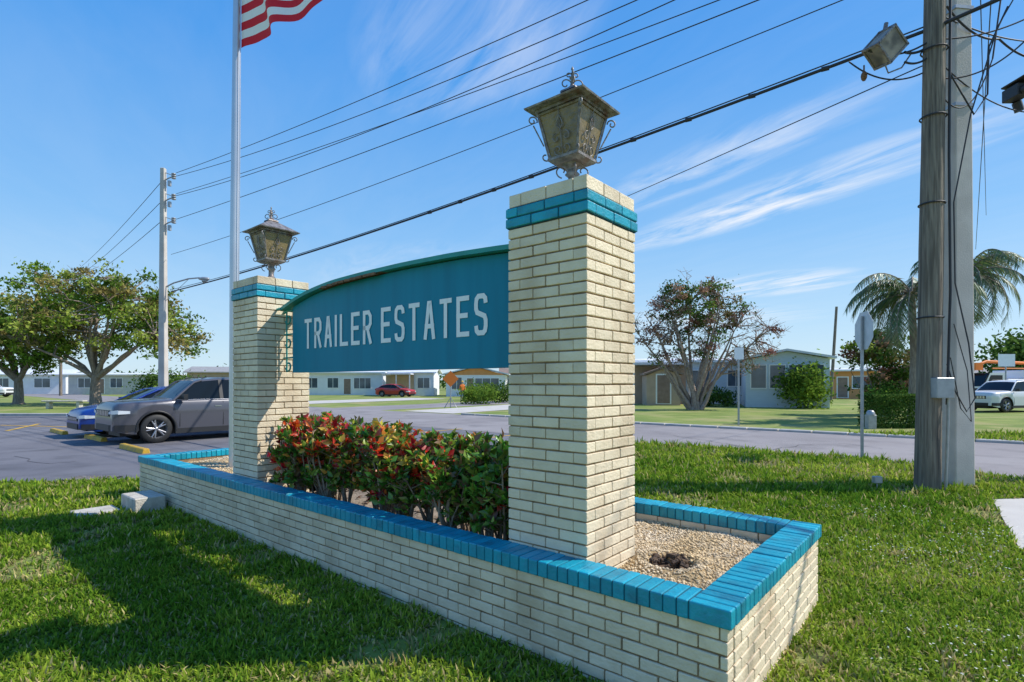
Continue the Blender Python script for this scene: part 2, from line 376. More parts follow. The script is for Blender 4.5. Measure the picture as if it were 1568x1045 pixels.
# ---------------------------------------------------------------- pillars
def pillar(x1,top):
    e=empty('brick_pillar',CO,ANG); w_=.606; x0=x1-w_; y0=.2; y1=y0+w_; d=.095; zb=.30
    g=MB(); t=MB()
    zcap=top-.092; zblue=zcap-2*ch; n=int(round((zblue-zb)/ch)); zb=zblue-n*ch
    def course(mb,z,k,pr=0,h=ch,j=.0015):
        X0,X1,Y0,Y1=x0-pr,x1+pr,y0-pr,y1+pr; ww=X1-X0; L=ww/3; L2=(ww-2*d)/2
        if k%2:
            for yy in (Y0,Y1-d):
                for i in range(3): mb.bx(X0+i*L+(0 if i==0 else .004),X0+(i+1)*L-(0 if i==2 else .004),yy,yy+d,z+.005,z+h-.005,0,j)
            for xx in (X0,X1-d):
                for i in range(2): mb.bx(xx,xx+d,Y0+d+i*L2+.004,Y0+d+(i+1)*L2-.004,z+.005,z+h-.005,0,j)
        else:
            for xx in (X0,X1-d):
                for i in range(3): mb.bx(xx,xx+d,Y0+i*L+(0 if i==0 else .004),Y0+(i+1)*L-(0 if i==2 else .004),z+.005,z+h-.005,0,j)
            for yy in (Y0,Y1-d):
                for i in range(2): mb.bx(X0+d+i*L2+.004,X0+d+(i+1)*L2-.004,yy,yy+d,z+.005,z+h-.005,0,j)
    for k in range(n): course(g,zb+k*ch,k)
    for k in range(2): course(t,zblue+k*ch,k+1,.013)
    course(g,zcap,0,-.004,.092)
    g.obj('bricks',[m_brick],e,bevel=.0045,seg=2); t.obj('teal_band',[m_teal],e,bevel=.006,seg=2)
    c=MB(); c.bx(x0+.010,x1-.010,y0+.010,y1-.010,zb-.05,top-.012,0); c.obj('core',[m_mortar],e)
    c=MB(); c.bx(x0-.004,x1+.004,y0-.004,y1+.004,zblue,zcap,0); c.obj('band_core',[m_tealj],e)
    c=MB(); c.frus(((x0+x1)/2,(y0+y1)/2,top-.012),(.29,.29),((x0+x1)/2,(y0+y1)/2,top+.02),(.14,.14)); c.obj('cap',[m_dirtcap],e,bevel=.005)
pillar(-.894,2.86); pillar(-5.052,2.79)
# ---------------------------------------------------------------- lanterns
def spiral(c,ux,uz,r0,r1,a0,a1,n=22):
    return [Vector(c)+Vector(ux)*((r0+(r1-r0)*i/n)*math.cos(a0+(a1-a0)*i/n))+Vector(uz)*((r0+(r1-r0)*i/n)*math.sin(a0+(a1-a0)*i/n)) for i in range(n+1)]
def lantern(x,y,z):
    e=empty('pillar_lantern',loc2w(x,y,z),ANG)
    g=MB()
    g.lathe([(0,.0),(.10,.0),(.10,.02),(.05,.035),(.03,.06),(.028,.12),(.05,.14),(.03,.16),(.045,.19),(.09,.212),(.0,.212)],(0,0,0),'z',n=16)
    zb,zt=.222,.535; hb,ht=.105,.165
    g.frus((0,0,zb-.02),(hb*.8,hb*.8),(0,0,zb),(hb+.01,hb+.01)); g.frus((0,0,zb+.001),(hb+.012,hb+.012),(0,0,zb+.018),(hb+.014,hb+.014))
    for sx in (-1,1):
        for sy in (-1,1):
            g.tube([(sx*hb,sy*hb,zb),(sx*ht,sy*ht,zt)],.010,n=4,sm=False)
            d=Vector((sx,sy,0)).normalized(); b0=Vector((sx*(ht+.005),sy*(ht+.005),zt-.05))
            g.tube(spiral(b0+d*.028,d,(0,0,1),.032,.008,math.pi*1.0,-math.pi*1.3),.005,n=5)
            g.tube([Vector((sx*(hb+.03),sy*(hb+.03),zb+.10)),Vector((sx*(ht+.02),sy*(ht+.02),zt-.08))],.005,n=5)
            g.tube(spiral(Vector((sx*(hb+.0),sy*(hb+.0),zb+.03))+d*.03,d,(0,0,1),.035,.01,math.pi*.9,math.pi*2.6),.005,n=5)
            g.tube(spiral(Vector((sx*.05,sy*.05,.16)),d,(0,0,1),.045,.012,-.5*math.pi,1.2*math.pi),.005,n=5)
    for k in range(4):
        R=Matrix.Rotation(k*math.pi/2,3,'Z')
        def P(u,t,off=.0):
            hh=hb+(ht-hb)*t; return R@Vector((u*hh,-(hh+off),zb+(zt-zb)*t))
        for t in (.0,.97): g.tube([P(-1,t),P(1,t)],.009,n=4,sm=False)
        g.tube([P(0,0,.004),P(0,1,.004)],.0035,n=4)
        for s_ in (-1,1):
            u=(P(1,.5)-P(-1,.5)).normalized()*s_; v=(P(0,1)-P(0,0)).normalized()
            cc=P(s_*.28,.17,.006); g.tube(spiral(cc,u,v,.034,.008,-.5*math.pi,1.4*math.pi),.004,n=5)
            cc=P(s_*.30,.40,.006); g.tube(spiral(cc,u,v,.030,.008,.5*math.pi,-1.2*math.pi),.004,n=5)
            g.tube([P(0,.55,.006),P(s_*.16,.64,.006),P(s_*.1,.74,.006),P(0,.82,.006)],.004,n=5)
    he=.228
    g.frus((0,0,zt+.001),(ht+.012,ht+.012),(0,0,zt+.02),(ht+.012,ht+.012))
    g.frus((0,0,zt+.021),(he,he),(0,0,zt+.031),(he+.004,he+.004))
    g.frus((0,0,zt+.0315),(he-.002,he-.002),(0,0,zt+.15),(.05,.05))
    g.frus((0,0,zt+.151),(.06,.06),(0,0,zt+.165),(.055,.055))
    g.lathe([(.05,.0),(.03,.02),(.012,.03),(.010,.07),(.020,.08),(.020,.09),(.007,.10),(.005,.135),(.010,.145),(.0,.165)],(0,0,zt+.165),'z',n=12)
    for k in range(4):
        a=k*math.pi/2+.78; d=Vector((math.cos(a),math.sin(a),0)); c=Vector((0,0,zt+.205))
        g.tube(spiral(c+d*.045,d,(0,0,1),.04,.008,math.pi,-math.pi*.9),.0045,n=5)
        g.tube(spiral(c+d*.025+Vector((0,0,.06)),d,(0,0,1),.022,.006,math.pi*1.2,-math.pi*.8),.004,n=5)
    g.obj('frame',[m_iron],e)
    g=MB(); g.frus((0,0,zb+.015),(hb-.004,hb-.004),(0,0,zt-.002),(ht-.006,ht-.006)); g.obj('glass',[m_glassl],e)
lantern(-1.197,.503,2.87); lantern(-5.355,.503,2.80)
# ---------------------------------------------------------------- sign
sg=empty('entrance_sign',CO,ANG)
cl=[1.5,1.75,2.3,2.9,3.5,4.0,4.35,4.6,4.85,5.0]; cz=[2.60,2.62,2.645,2.655,2.65,2.635,2.60,2.56,2.50,2.455]
def ctop(L): return float(np.interp(L,cl,cz))
NS=60; xs=[-4.86+i*(4.86-1.50)/NS for i in range(NS+1)]
zz=np.array([ctop(-x) for x in xs]); 
for _ in range(6): zz[1:-1]=(zz[:-2]+2*zz[1:-1]+zz[2:])/4
g=MB(); yf,yb,zbt=.5,.60,1.735
for i in range(NS):
    a,b=xs[i],xs[i+1]; za,zb_=zz[i]-.045,zz[i+1]-.045
    g.add([(a,yf,zbt),(b,yf,zbt),(b,yf,zb_),(a,yf,za)],[(0,1,2,3)]); g.add([(a,yb,zbt),(b,yb,zbt),(b,yb,zb_),(a,yb,za)],[(3,2,1,0)])
    g.add([(a,yf,zbt),(b,yf,zbt),(b,yb,zbt),(a,yb,zbt)],[(3,2,1,0)])
g.add([(xs[0],yf,zbt),(xs[0],yb,zbt),(xs[0],yb,zz[0]-.045),(xs[0],yf,zz[0]-.045)],[(3,2,1,0)])
g.obj('panel',[m_sign],sg)
g=MB()
NH=64; xh=[-5.0+i*(5.0-1.50)/NH for i in range(NH+1)]; zh=np.array([ctop(-x) for x in xh])
for _ in range(6): zh[1:-1]=(zh[:-2]+2*zh[1:-1]+zh[2:])/4
y0h,y1h=.43,.70
for i in range(NH):
    a,b=xh[i],xh[i+1]; za,zb_=zh[i],zh[i+1]; th=.035
    g.add([(a,y0h,za),(b,y0h,zb_),(b,y1h,zb_),(a,y1h,za)],[(0,1,2,3)],0)
    g.add([(a,y0h,za-th),(b,y0h,zb_-th),(b,y1h,zb_-th),(a,y1h,za-th)],[(3,2,1,0)],1 if -4.25<a<-3.2 else 0)
    g.add([(a,y0h,za-th),(b,y0h,zb_-th),(b,y0h,zb_),(a,y0h,za)],[(0,1,2,3)],0)
    g.add([(a,y1h,za-th),(b,y1h,zb_-th),(b,y1h,zb_),(a,y1h,za)],[(3,2,1,0)],0)
g.add([(xh[0],y0h,zh[0]-.035),(xh[0],y1h,zh[0]-.035),(xh[0],y1h,zh[0]),(xh[0],y0h,zh[0])],[(3,2,1,0)])
for i in range(9):
    x=-4.1+i*.1+random.uniform(-.01,.01); zt_=float(np.interp(x,xh,zh)); g.box((x,y0h-.003,zt_-.045),(.09,.02,.022),1,Euler((0,random.uniform(-.05,.05),0)).to_matrix())
g.obj('hood',[m_hood,m_wood_old],sg)
g=MB()
for zc,r in ((2.33,.065),(2.07,.065),(1.81,.065)):
    c=Vector((-4.955,.5,zc)); g.tube(spiral(c,(1,0,0),(0,0,1),r,.03,-.9*math.pi,.6*math.pi),.010,n=6)
    g.tube([(-5.05,.5,zc+.09),(-4.86,.5,zc+.09)],.010,n=6)
g.tube([(-4.99,.5,1.74),(-4.99,.5,2.44)],.010,n=6); g.tube([(-5.052,.5,2.40),(-4.86,.5,2.47)],.012,n=6)
g.tube([(-5.05,.42,2.435),(-4.99,.42,2.44)],.014,n=6)
for zc in (1.9,2.35): g.box((-1.53,.5,zc),(.10,.05,.05)); g.sph((-1.66,.49,zc),(.02,.02,.02))
g.obj('scroll_brackets',[m_hood],sg)
LET={'T':[[(0,1),(1,1)],[(.5,1),(.5,0)]],
'R':[[(0,0),(0,1),(.72,1),(1,.86),(1,.62),(.72,.48),(0,.48)],[(.5,.48),(1,0)]],
'A':[[(0,0),(.42,1),(.58,1),(1,0)],[(.14,.32),(.86,.32)]],'I':[[(.5,0),(.5,1)]],
'L':[[(0,1),(0,0),(1,0)]],'E':[[(1,1),(0,1),(0,0),(1,0)],[(0,.52),(.85,.52)]],
'S':[[(1,.80),(.95,.93),(.75,1),(.25,1),(.05,.93),(0,.80),(0,.66),(.12,.56),(.88,.45),(1,.34),(1,.18),(.93,.06),(.75,0),(.25,0),(.06,.06),(0,.2)]]}
g=MB()
def stroke(pts,wd,y,th):
    n=len(pts); P=[Vector((a,b)) for a,b in pts]; L_=[];R_=[]
    for i in range(n):
        if i==0: d=(P[1]-P[0]).normalized(); nn=Vector((-d.y,d.x)); sc=1
        elif i==n-1: d=(P[-1]-P[-2]).normalized(); nn=Vector((-d.y,d.x)); sc=1
        else:
            d0=(P[i]-P[i-1]).normalized(); d1=(P[i+1]-P[i]).normalized(); n0=Vector((-d0.y,d0.x)); n1=Vector((-d1.y,d1.x))
            nn=(n0+n1).normalized(); sc=min(1.6,1/max(.3,nn.dot(n0)))
        L_.append(P[i]+nn*wd/2*sc); R_.append(P[i]-nn*wd/2*sc)
    for i in range(n-1):
        q=[L_[i],R_[i],R_[i+1],L_[i+1]]; f=[(p.x,y,p.y) for p in q]; b=[(p.x,y+th,p.y) for p in q]
        g.add(f+b,[(0,1,2,3),(0,4,5,1),(2,6,7,3)])
        if i==0: g.add(f+b,[(0,1,5,4)])
def word(txt,xa,xb,zb,h):
    ws=[.22 if c=='I' else 1 for c in txt]; gap=.40; tot=sum(ws)+gap*(len(txt)-1); u=(xb-xa)/tot; x=xa; sw=.039
    for c,wi in zip(txt,ws):
        for k,st in enumerate(LET[c]):
            pts=[(x+sw/2+(a*(u*wi-sw)),zb+sw/2+b*(h-sw)) for a,b in st]
            pts2=pts
            if c=='I': pts2=[(x+u*wi/2,p[1]) for p in pts]
            def ext(p,q): 
                d=Vector((p[0]-q[0],p[1]-q[1])).normalized()*sw/2; return (p[0]+d.x,p[1]+d.y)
            pts2=[ext(pts2[0],pts2[1])]+pts2[1:-1]+[ext(pts2[-1],pts2[-2])] if c!='S' else pts2
            stroke(pts2,sw,.4945-.0012*k,.004)
        x+=u*(wi+gap)
word('TRAILER',-4.60,-3.41,1.985,.315); word('ESTATES',-3.27,-1.955,1.985,.32)
g.obj('letters',[m_white],sg)
# ---------------------------------------------------------------- croton hedge
hd=empty('croton_hedge',CO,ANG)
g=MB(); tips=[]; 
nb=29
for i in range(nb):
    bx_=-5.12+ (i+.5)*(3.58/nb)+random.uniform(-.06,.06); by=random.uniform(.38,.8) if bx_>-4.98 else random.uniform(.98,1.1)
    topz=random.uniform(.68,.90)
    for k in range(8):
        a=random.uniform(0,6.28); r=random.uniform(.05,.28); ht=topz*random.uniform(.55,1)
        p0=Vector((bx_+random.uniform(-.03,.03),by+random.uniform(-.03,.03),.35)); p2=p0+Vector((r*math.cos(a),r*math.sin(a)*1.1,ht)); p1=p0.lerp(p2,.5)+Vector((0,0,.04))+Vector((random.uniform(-.03,.03),random.uniform(-.03,.03),0))
        p2.y=max(p2.y,.27)
        g.tube([p0,p1,p2],[.013,.009,.005],n=5)
        tips.append((p2,(p2-p1).normalized()))
        for q in range(8):
            t=random.uniform(.28,.97); b=p1.lerp(p2,t) if t>.5 else p0.lerp(p1,t*2)
            aa=random.uniform(0,6.28); e=b+Vector((math.cos(aa)*random.uniform(.05,.18),math.sin(aa)*random.uniform(.06,.22),random.uniform(.03,.15)))
            e.z=min(e.z,1.27); e.y=max(e.y,.22)
            g.tube([b,e],[.005,.003],n=4,cap=False); tips.append((e,(e-b).normalized()))
g.obj('stems',[m_stem],hd)
PP=[];DD=[];CC=[];SS=[]
pal_r=[(.72,.05,.015),(.80,.16,.03),(.60,.02,.03),(.85,.33,.08),(.36,.02,.02),(.75,.12,.09)]
pal_g=[(.12,.25,.03),(.18,.36,.05),(.07,.17,.02),(.30,.42,.06),(.20,.12,.05)]
pal_y=[(.75,.56,.09),(.52,.54,.07),(.80,.42,.08)]
cl_=[random.random() for _ in range(60)]
for p,d in tips:
    hz=(p.z-.45)/.85
    fx=(p.x+5.1)/3.55
    loc_=cl_[int((p.x+5.4)*7)%60]
    pr=(.80 if fx<.72 else .12)*min(1,max(0.18,(hz+.1)*1.1))*(.6+.65*loc_)
    if .72<fx<.80: pr*=2.5
    kind=random.random(); 
    for q in range(random.randint(7,11)):
        rr=random.random()
        c=random.choice(pal_r) if kind<pr*.72 and rr<.72 else (random.choice(pal_y) if kind<pr and rr<.6 else random.choice(pal_g))
        dv=Vector((random.gauss(0,1),random.gauss(0,1),random.gauss(.35,.5))).normalized()*.9+d*.5
        PP.append(p-d*random.uniform(0,.08)); DD.append(dv); CC.append([min(1,x*random.uniform(.65,1.2)) for x in c]); SS.append(random.uniform(.05,.105))
V,T=leaves(np.array([list(p) for p in PP]),np.array([list(p) for p in DD]),np.array(SS),.27,.3)
npmesh('leaves',V,[T],np.repeat(np.array(CC),5,axis=0),m_hleaf,hd)
n=500; P=np.stack([rng.uniform(-5,-1.5,n),rng.uniform(.22,1.6,n),np.full(n,.405)],1); P[:,2]=zs(P[:,0],P[:,1])+.012
D=unit(np.stack([rng.normal(size=n),rng.normal(size=n),rng.normal(size=n)*.15],1)); 
V,T=leaves(P,D,rng.uniform(.04,.09,n),.22,.15,up_=np.tile([0,0,1.0],(n,1)))
npmesh('fallen_leaves',V,[T],np.repeat(np.array([(.16,.09,.05),(.10,.06,.04),(.24,.15,.08)])[rng.integers(0,3,n)],5,axis=0),m_hleaf,hd)
g=MB(); g.bx(-.27,.27,-.17,.17,0,.2); g.obj('concrete_block',[m_block],bevel=.012,loc=loc2w(-7.25,-.23,0),rz=ANG)
g=MB(); g.bx(-.2,.2,-.22,.22,0,.05); g.obj('concrete_slab',[m_block],bevel=.01,loc=loc2w(-7.45,-.68,0),rz=ANG)
# ---------------------------------------------------------------- grass blades
def make_grass():
    N=310000
    Yt=np.linspace(2.1,17,600); pdf=Yt*np.minimum(1,(4.0/Yt)**1.7); cdf=np.cumsum(pdf); cdf/=cdf[-1]
    Y=np.interp(rng.uniform(size=N),cdf,Yt); X=rng.uniform(-1.10,1.10,N)*Y
    rx,ry=X-CO.x,Y-CO.y; lx=rx*AX.x+ry*AX.y; ly=rx*BX.x+ry*BX.y
    ok=~((lx>-8.29)&(lx<-.012)&(ly>.012)&(ly<1.99))
    for p in (lot,road,walk): ok&=~inpoly(X,Y,p)
    ok&=~((abs(lx+7.25)<.27)&(abs(ly+.23)<.17)); ok&=~((abs(lx+7.45)<.2)&(abs(ly+.68)<.22))
    pn=snoise(X,Y,1.2,11)+.8*snoise(X,Y,4.5,12)+.6*snoise(X,Y,14,18)
    bare=snoise(X,Y,1.9,15)+.6*snoise(X,Y,6,16)
    ok&=rng.uniform(size=N)<np.where(bare>.9,.3,1.0)
    X,Y,pn,bare=X[ok],Y[ok],pn[ok],bare[ok]; n=len(X)
    sc=np.maximum(1,Y/4.0)**.85
    a=rng.uniform(0,2*np.pi,n); lean=rng.uniform(.2,1.4,n); hgt=rng.uniform(.026,.064,n)*sc*(1+.32*snoise(X,Y,11,13)); wd=rng.uniform(.004,.0078,n)*sc
    dx,dy=np.cos(a),np.sin(a); th=rng.normal(0,.5,n); sx,sy=-np.sin(a+th),np.cos(a+th)
    B=np.stack([X,Y,np.zeros(n)],1); S=np.stack([sx,sy,np.zeros(n)],1)*wd[:,None]
    D1=np.stack([dx*np.sin(lean*.5),dy*np.sin(lean*.5),np.cos(lean*.5)],1)*hgt[:,None]*.55
    D2=np.stack([dx*np.sin(lean*1.25),dy*np.sin(lean*1.25),np.cos(lean*1.25)],1)*hgt[:,None]*.6
    V=np.empty((n,5,3)); V[:,0]=B-S*.8; V[:,1]=B+S*.8; V[:,2]=B+D1+S; V[:,3]=B+D1-S; V[:,4]=B+D1+D2
    b=(np.arange(n)*5)[:,None]; Q=b+np.array([[0,1,2,3]]); T=b+np.array([[3,2,4]])
    g1=np.array([.14,.27,.022]); g2=np.array([.42,.52,.06]); g3=np.array([.64,.53,.24])
    t=np.clip(.42+.30*pn+rng.normal(0,.28,n),0,1)[:,None]
    C=g1*(1-t)+g2*t
    dry=(rng.uniform(size=n)<.08+.12*np.clip(pn,0,1.5)+.45*(bare>.8)); C[dry]=g3*rng.uniform(.6,1.1,(dry.sum(),1))
    C*=rng.uniform(.65,1.25,(n,1))
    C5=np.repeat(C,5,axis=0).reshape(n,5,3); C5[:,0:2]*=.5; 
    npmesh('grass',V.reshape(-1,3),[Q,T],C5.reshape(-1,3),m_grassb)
    m=5000; X=rng.uniform(1.6,6,m); Y=rng.uniform(2.1,7,m); k=(snoise(X,Y,2.5,21)+rng.normal(0,.3,m)>.2); X,Y=X[k],Y[k]
    rx,ry=X-CO.x,Y-CO.y; lx=rx*AX.x+ry*AX.y; ly=rx*BX.x+ry*BX.y; k=~((lx<.03)&(ly>-.03)&(ly<2.03)); X,Y=X[k],Y[k]; n=len(X)
    P=np.stack([X,Y,rng.uniform(.045,.068,n)],1)
    vv=np.empty((n,4,3)); r=rng.uniform(.005,.010,n); an=rng.uniform(0,6.28,n)
    for q in range(4): vv[:,q]=P+np.stack([r*np.cos(an+q*1.57),r*np.sin(an+q*1.57),rng.normal(0,.003,n)],1)
    npmesh('lawn_flowers',vv.reshape(-1,3),[np.arange(n*4).reshape(-1,4)],(.85,.87,.75),m_grassb)
make_grass()
# ---------------------------------------------------------------- trees
def tree(name,base,trunk,ells,nclu,nleaf,lsize,tr,seed,cr=.6,limbs=8,lean=(0,0),fork=.25,bark=m_bark,twig=.02,multi=False):
    R=random.Random(seed); e=empty(name,base); g=MB()
    top=Vector((lean[0],lean[1],trunk)); W=[x[6] for x in ells]
    if multi: starts=[(Vector((R.uniform(-.35,.35),R.uniform(-.3,.3),0)),) for _ in range(limbs)]
    else: g.tube([(0,0,-.05),(0,0,.15),top*.5+Vector((R.uniform(-.1,.1),0,0)),top],[tr*1.5,tr*1.1,tr*.9,tr*.75],n=9,jit=.08)
    LP=[]
    for i in range(limbs):
        el=ells[i%len(ells)]
        tgt=Vector((el[0]+R.uniform(-.75,.75)*el[3],el[1]+R.uniform(-.7,.7)*el[4],el[2]+R.uniform(-.3,.6)*el[5]))
        s=starts[i][0] if multi else top*R.uniform(.8,1)
        mid=s.lerp(tgt,.45)+Vector((R.uniform(-.5,.5),R.uniform(-.5,.5),R.uniform(-.2,.5)))*cr*.7
        path=[]
        for k in range(8):
            t=k/7; path.append(s*(1-t)**2+mid*2*t*(1-t)+tgt*t*t+Vector((R.uniform(-1,1),R.uniform(-1,1),R.uniform(-1,1)))*.07*(0 if k==0 else 1))
        r0=tr*(.55 if not multi else .5); g.tube(path,[r0*(1-.85*k/7) for k in range(8)],n=6)
        for k in range(2,8): LP.append((path[k],r0*(1-.85*k/7)))
    P=[];C=[]
    for i in range(nclu):
        el=R.choices(ells,W)[0]
        while True:
            v=Vector((R.uniform(-1,1),R.uniform(-1,1),R.uniform(-1,1)))
            if .25<v.length<1: break
        c=Vector((el[0]+v.x*el[3],el[1]+v.y*el[4],el[2]+v.z*el[5]))
        q,qr=min(LP,key=lambda a:(a[0]-c).length+R.uniform(0,.6)); md=q.lerp(c,.5)+Vector((R.uniform(-.2,.2),R.uniform(-.2,.2),R.uniform(-.1,.25)))
        g.tube([q,md,c],[min(qr,twig*2),twig*1.2,twig*.5],n=4,cap=False)
        bare=R.random()<el[8] if len(el)>8 else False
        for k in range(3):
            cc=c+Vector((R.uniform(-1,1),R.uniform(-1,1),R.uniform(-.6,1)))*cr*.9; g.tube([md.lerp(c,.7),cc],[twig*.5,twig*.3],n=3,cap=False)
            if bare:
                for _ in range(3):
                    c3=cc+Vector((R.uniform(-1,1),R.uniform(-1,1),R.uniform(-.3,1)))*cr*.7; g.tube([cc,c3],[twig*.4,twig*.25],n=3,cap=False)
        n=int(nleaf*R.uniform(.5,1.4)*(0.06 if bare else 1)); crr=cr*R.uniform(.6,1.2)
        if n<1: continue
        off=rng.normal(size=(n,3))*np.array([crr,crr,crr*.6])*.55
        colr=np.array(R.choice(el[7]))*R.uniform(.7,1.3)
        P.append(np.array(c)+off); C.append(colr*rng.uniform(.6,1.35,(n,1)))
    P=np.concatenate(P); C=np.concatenate(C); V,Q=quads(P,lsize*rng.uniform(.6,1.3,len(P)))
    g.obj('trunk_and_branches',[bark],e); npmesh('foliage',V,[Q],np.repeat(C,4,axis=0),m_leaf,e)
    return e
GR=[(.15,.26,.035),(.22,.32,.04),(.11,.19,.03),(.30,.36,.07),(.30,.25,.08)]
GD=[(.05,.12,.02),(.09,.16,.035),(.13,.21,.045)]
PK=[(.30,.15,.12),(.18,.15,.06),(.11,.17,.04),(.34,.20,.14)]
tree('oak_tree',Vector((-28.3,37,.15)),2.0,[(0,0,5.6,5.2,4.5,2.4,3,GR),(-2.2,0,7.3,3.2,3,2.2,2,GR),(2.0,0,7.2,3.0,3,2.0,2,GR),(4.7,0,4.9,2.3,3,2.0,1.6,GR),(-4.4,0,4.8,2.4,3,1.9,1.2,GR)],240,85,.26,.33,3,cr=.75,limbs=11,twig=.035)
tree('oak_tree',Vector((-34.5,38,.15)),1.8,[(0,0,5.0,4.5,4,2.2,3,GR),(-2.5,0,6.0,3.5,3,2.0,2,GR),(1.0,0,3.6,2.5,3,1.3,1,GR)],140,85,.26,.3,5,cr=.75,limbs=8,twig=.035)
m_bark2=M('pale_bark',(.28,.19,.15),.9,c2=(.40,.31,.25),scale=9)
tree('seagrape_tree',Vector((11.1,33,0)),.8,[(-.2,0,6.6,2.3,1.8,1.5,3.5,PK+GD,.05),(.9,0,6.2,2.3,1.6,1.5,2.0,GR+PK,.15),(-2.4,0,4.9,1.5,1.4,1.6,1.5,PK,.75),(3.2,0,4.3,2.0,1.5,1.9,2.6,PK,.96),(0.2,0,4.4,2.0,1.6,1.3,1.8,PK+GD,.55),(-1.5,0,3.0,1.7,1.2,.9,.9,PK,.85),(2.0,0,2.9,1.9,1.2,.9,1.2,PK,.92)],290,72,.17,.28,9,cr=.5,limbs=18,twig=.030,multi=True,bark=m_bark2)
tree('broadleaf_tree',Vector((18.6,27.5,0)),.8,[(0,0,2.6,1.8,1.5,1.6,1,GD+PK),(1.0,0,2.0,1.2,1.2,1.4,1,GD),(-.4,0,3.4,1.1,1,.9,.6,GR+PK)],90,80,.2,.15,12,cr=.45,limbs=7,multi=True)
def bush(name,c,r,n,cols,ls,box=False,clump=.25):
    c=Vector(c); k=max(8,n//60)
    v=rng.uniform(-1,1,(k*3,3)); 
    if not box: v=v[(np.linalg.norm(v,axis=1)<1)&(v[:,2]>-.6)]
    v=v[:k]; cen=np.array(c)+v*np.array(r); idx=rng.integers(0,len(cen),n)
    if box:
        u=rng.uniform(-1,1,(n,3)); ax=rng.integers(0,3,n); u[np.arange(n),ax]=np.sign(u[np.arange(n),ax])*rng.uniform(.85,1.03,n); P=np.array(c)+u*np.array(r)
    else: P=cen[idx]+rng.normal(size=(n,3))*clump*np.array(r)
    P[:,2]=np.maximum(P[:,2],.03)
    cc=np.array(cols)[rng.integers(0,len(cols),len(cen))][idx]*rng.uniform(.6,1.3,(n,1))
    V,Q=quads(P,ls*rng.uniform(.6,1.3,n)); npmesh(name,V,[Q],np.repeat(cc,4,axis=0),m_leaf)
YG=[(.26,.38,.05),(.19,.29,.045),(.12,.21,.03)]
bush('shrub',Vector((18.8,35,1.3)),(1.2,1.1,1.3),2600,YG,.24,clump=.3)
bush('shrub',Vector((14.2,38,.6)),(1.2,1,.7),1500,GD,.2)
bush('shrub',Vector((-2.6,42,.6)),(1.2,1,.7),1800,YG,.2)
bush('shrub',Vector((-1.0,46,.8)),(1.5,1,.9),1800,GD,.2)
bush('shrub',Vector((-3.2,52,.8)),(1.6,1,.9),1800,YG,.22)
bush('clipped_hedge',Vector((14.1,20.0,.6)),(1.0,.6,.6),9000,GD,.09,True)
bush('shrub',Vector((-24,43,.8)),(1.2,1,.9),1500,GD,.22)
bush('shrub',Vector((-30,50,.9)),(2.6,1,1.1),2600,YG+GD,.25)
bush('shrub',Vector((-36,56,1.2)),(2.4,1,1.5),2600,GD,.28)
bush('shrub',Vector((-27,56,1.3)),(1.6,1,1.5),2000,GD+GR,.28)
bush('shrub',Vector((16.9,24.5,.8)),(.9,.7,.8),2500,GD+YG,.12)
n=12000; ca=np.sort(rng.uniform(-1.0,1.0,90)); ci=rng.integers(0,90,n); cyy=rng.uniform(110,160,90); chh=rng.uniform(1.5,4.5,90)
P=np.stack([ca[ci]*cyy[ci]+rng.normal(0,3.0,n),cyy[ci]+rng.normal(0,2,n),np.abs(chh[ci]*.5+rng.normal(0,1,n)*chh[ci]*.3)+.2],1)
V,Q=quads(P,.9*rng.uniform(.6,1.4,n)); npmesh('distant_trees',V,[Q],np.repeat(np.array(GD)[rng.integers(0,3,n)]*rng.uniform(.6,1.0,(n,1)),4,axis=0),m_leaf)
def palm(base,h,seed,nf=22,fl=2.6,lean=(0,0)):
    R=random.Random(seed); e=empty('palm_tree',base); g=MB()
    t=Vector((lean[0],lean[1],h)); g.tube([(0,0,-.05),(0,0,.3),t*.5+Vector((.1,0,0)),t],[.22,.17,.14,.12],n=9,jit=.05)
    V=[];C=[]
    for i in range(nf):
        a=6.283*i/nf*2.4+R.uniform(-.2,.2); el=R.uniform(-.5,1.25); L=fl*R.uniform(.85,1.15); d=Vector((math.cos(a),math.sin(a),0)); pts=[]
        p=t.copy(); ang=el; st=L/12
        for k in range(13):
            pts.append(p.copy()); p=p+(d*math.cos(ang)+Vector((0,0,math.sin(ang))))*st; ang-=R.uniform(.13,.22)
        g.tube(pts,[.028*(1-k/13)+.004 for k in range(13)],n=4,cap=False)
        s=Vector((-d.y,d.x,0))
        for k in range(2,13):
            for sub in (0,.25,.5,.75):
                if k==12 and sub>0: break
                q=pts[k].lerp(pts[min(k+1,12)],sub)
                for sg_ in (-1,1):
                    ll=.62*math.sin(math.pi*(k+sub+1)/15)+.15; dr=(s*sg_*R.uniform(.6,1)+(pts[k]-pts[k-1]).normalized()*.5+Vector((0,0,R.uniform(-1.1,-.4)))).normalized()
                    tip=q+dr*ll+Vector((0,0,-.1*ll)); wv=(pts[k]-pts[k-1]).normalized()*.026
                    V+= [list(q-wv),list(q+wv),list(tip)]; c=R.choice([(.10,.17,.05),(.14,.21,.06),(.07,.12,.04),(.24,.22,.11)]); C+=[c]*3
    g.obj('trunk',[m_bark],e); npmesh('fronds',np.array(V),[np.arange(len(V)).reshape(-1,3)],np.array(C),m_frond,e)
palm(Vector(((1396-CX)/F*22,22,0)),5.2,1,36,2.7)
palm(Vector(((1480-CX)/F*24,24,0)),6.35,2,40,2.8)
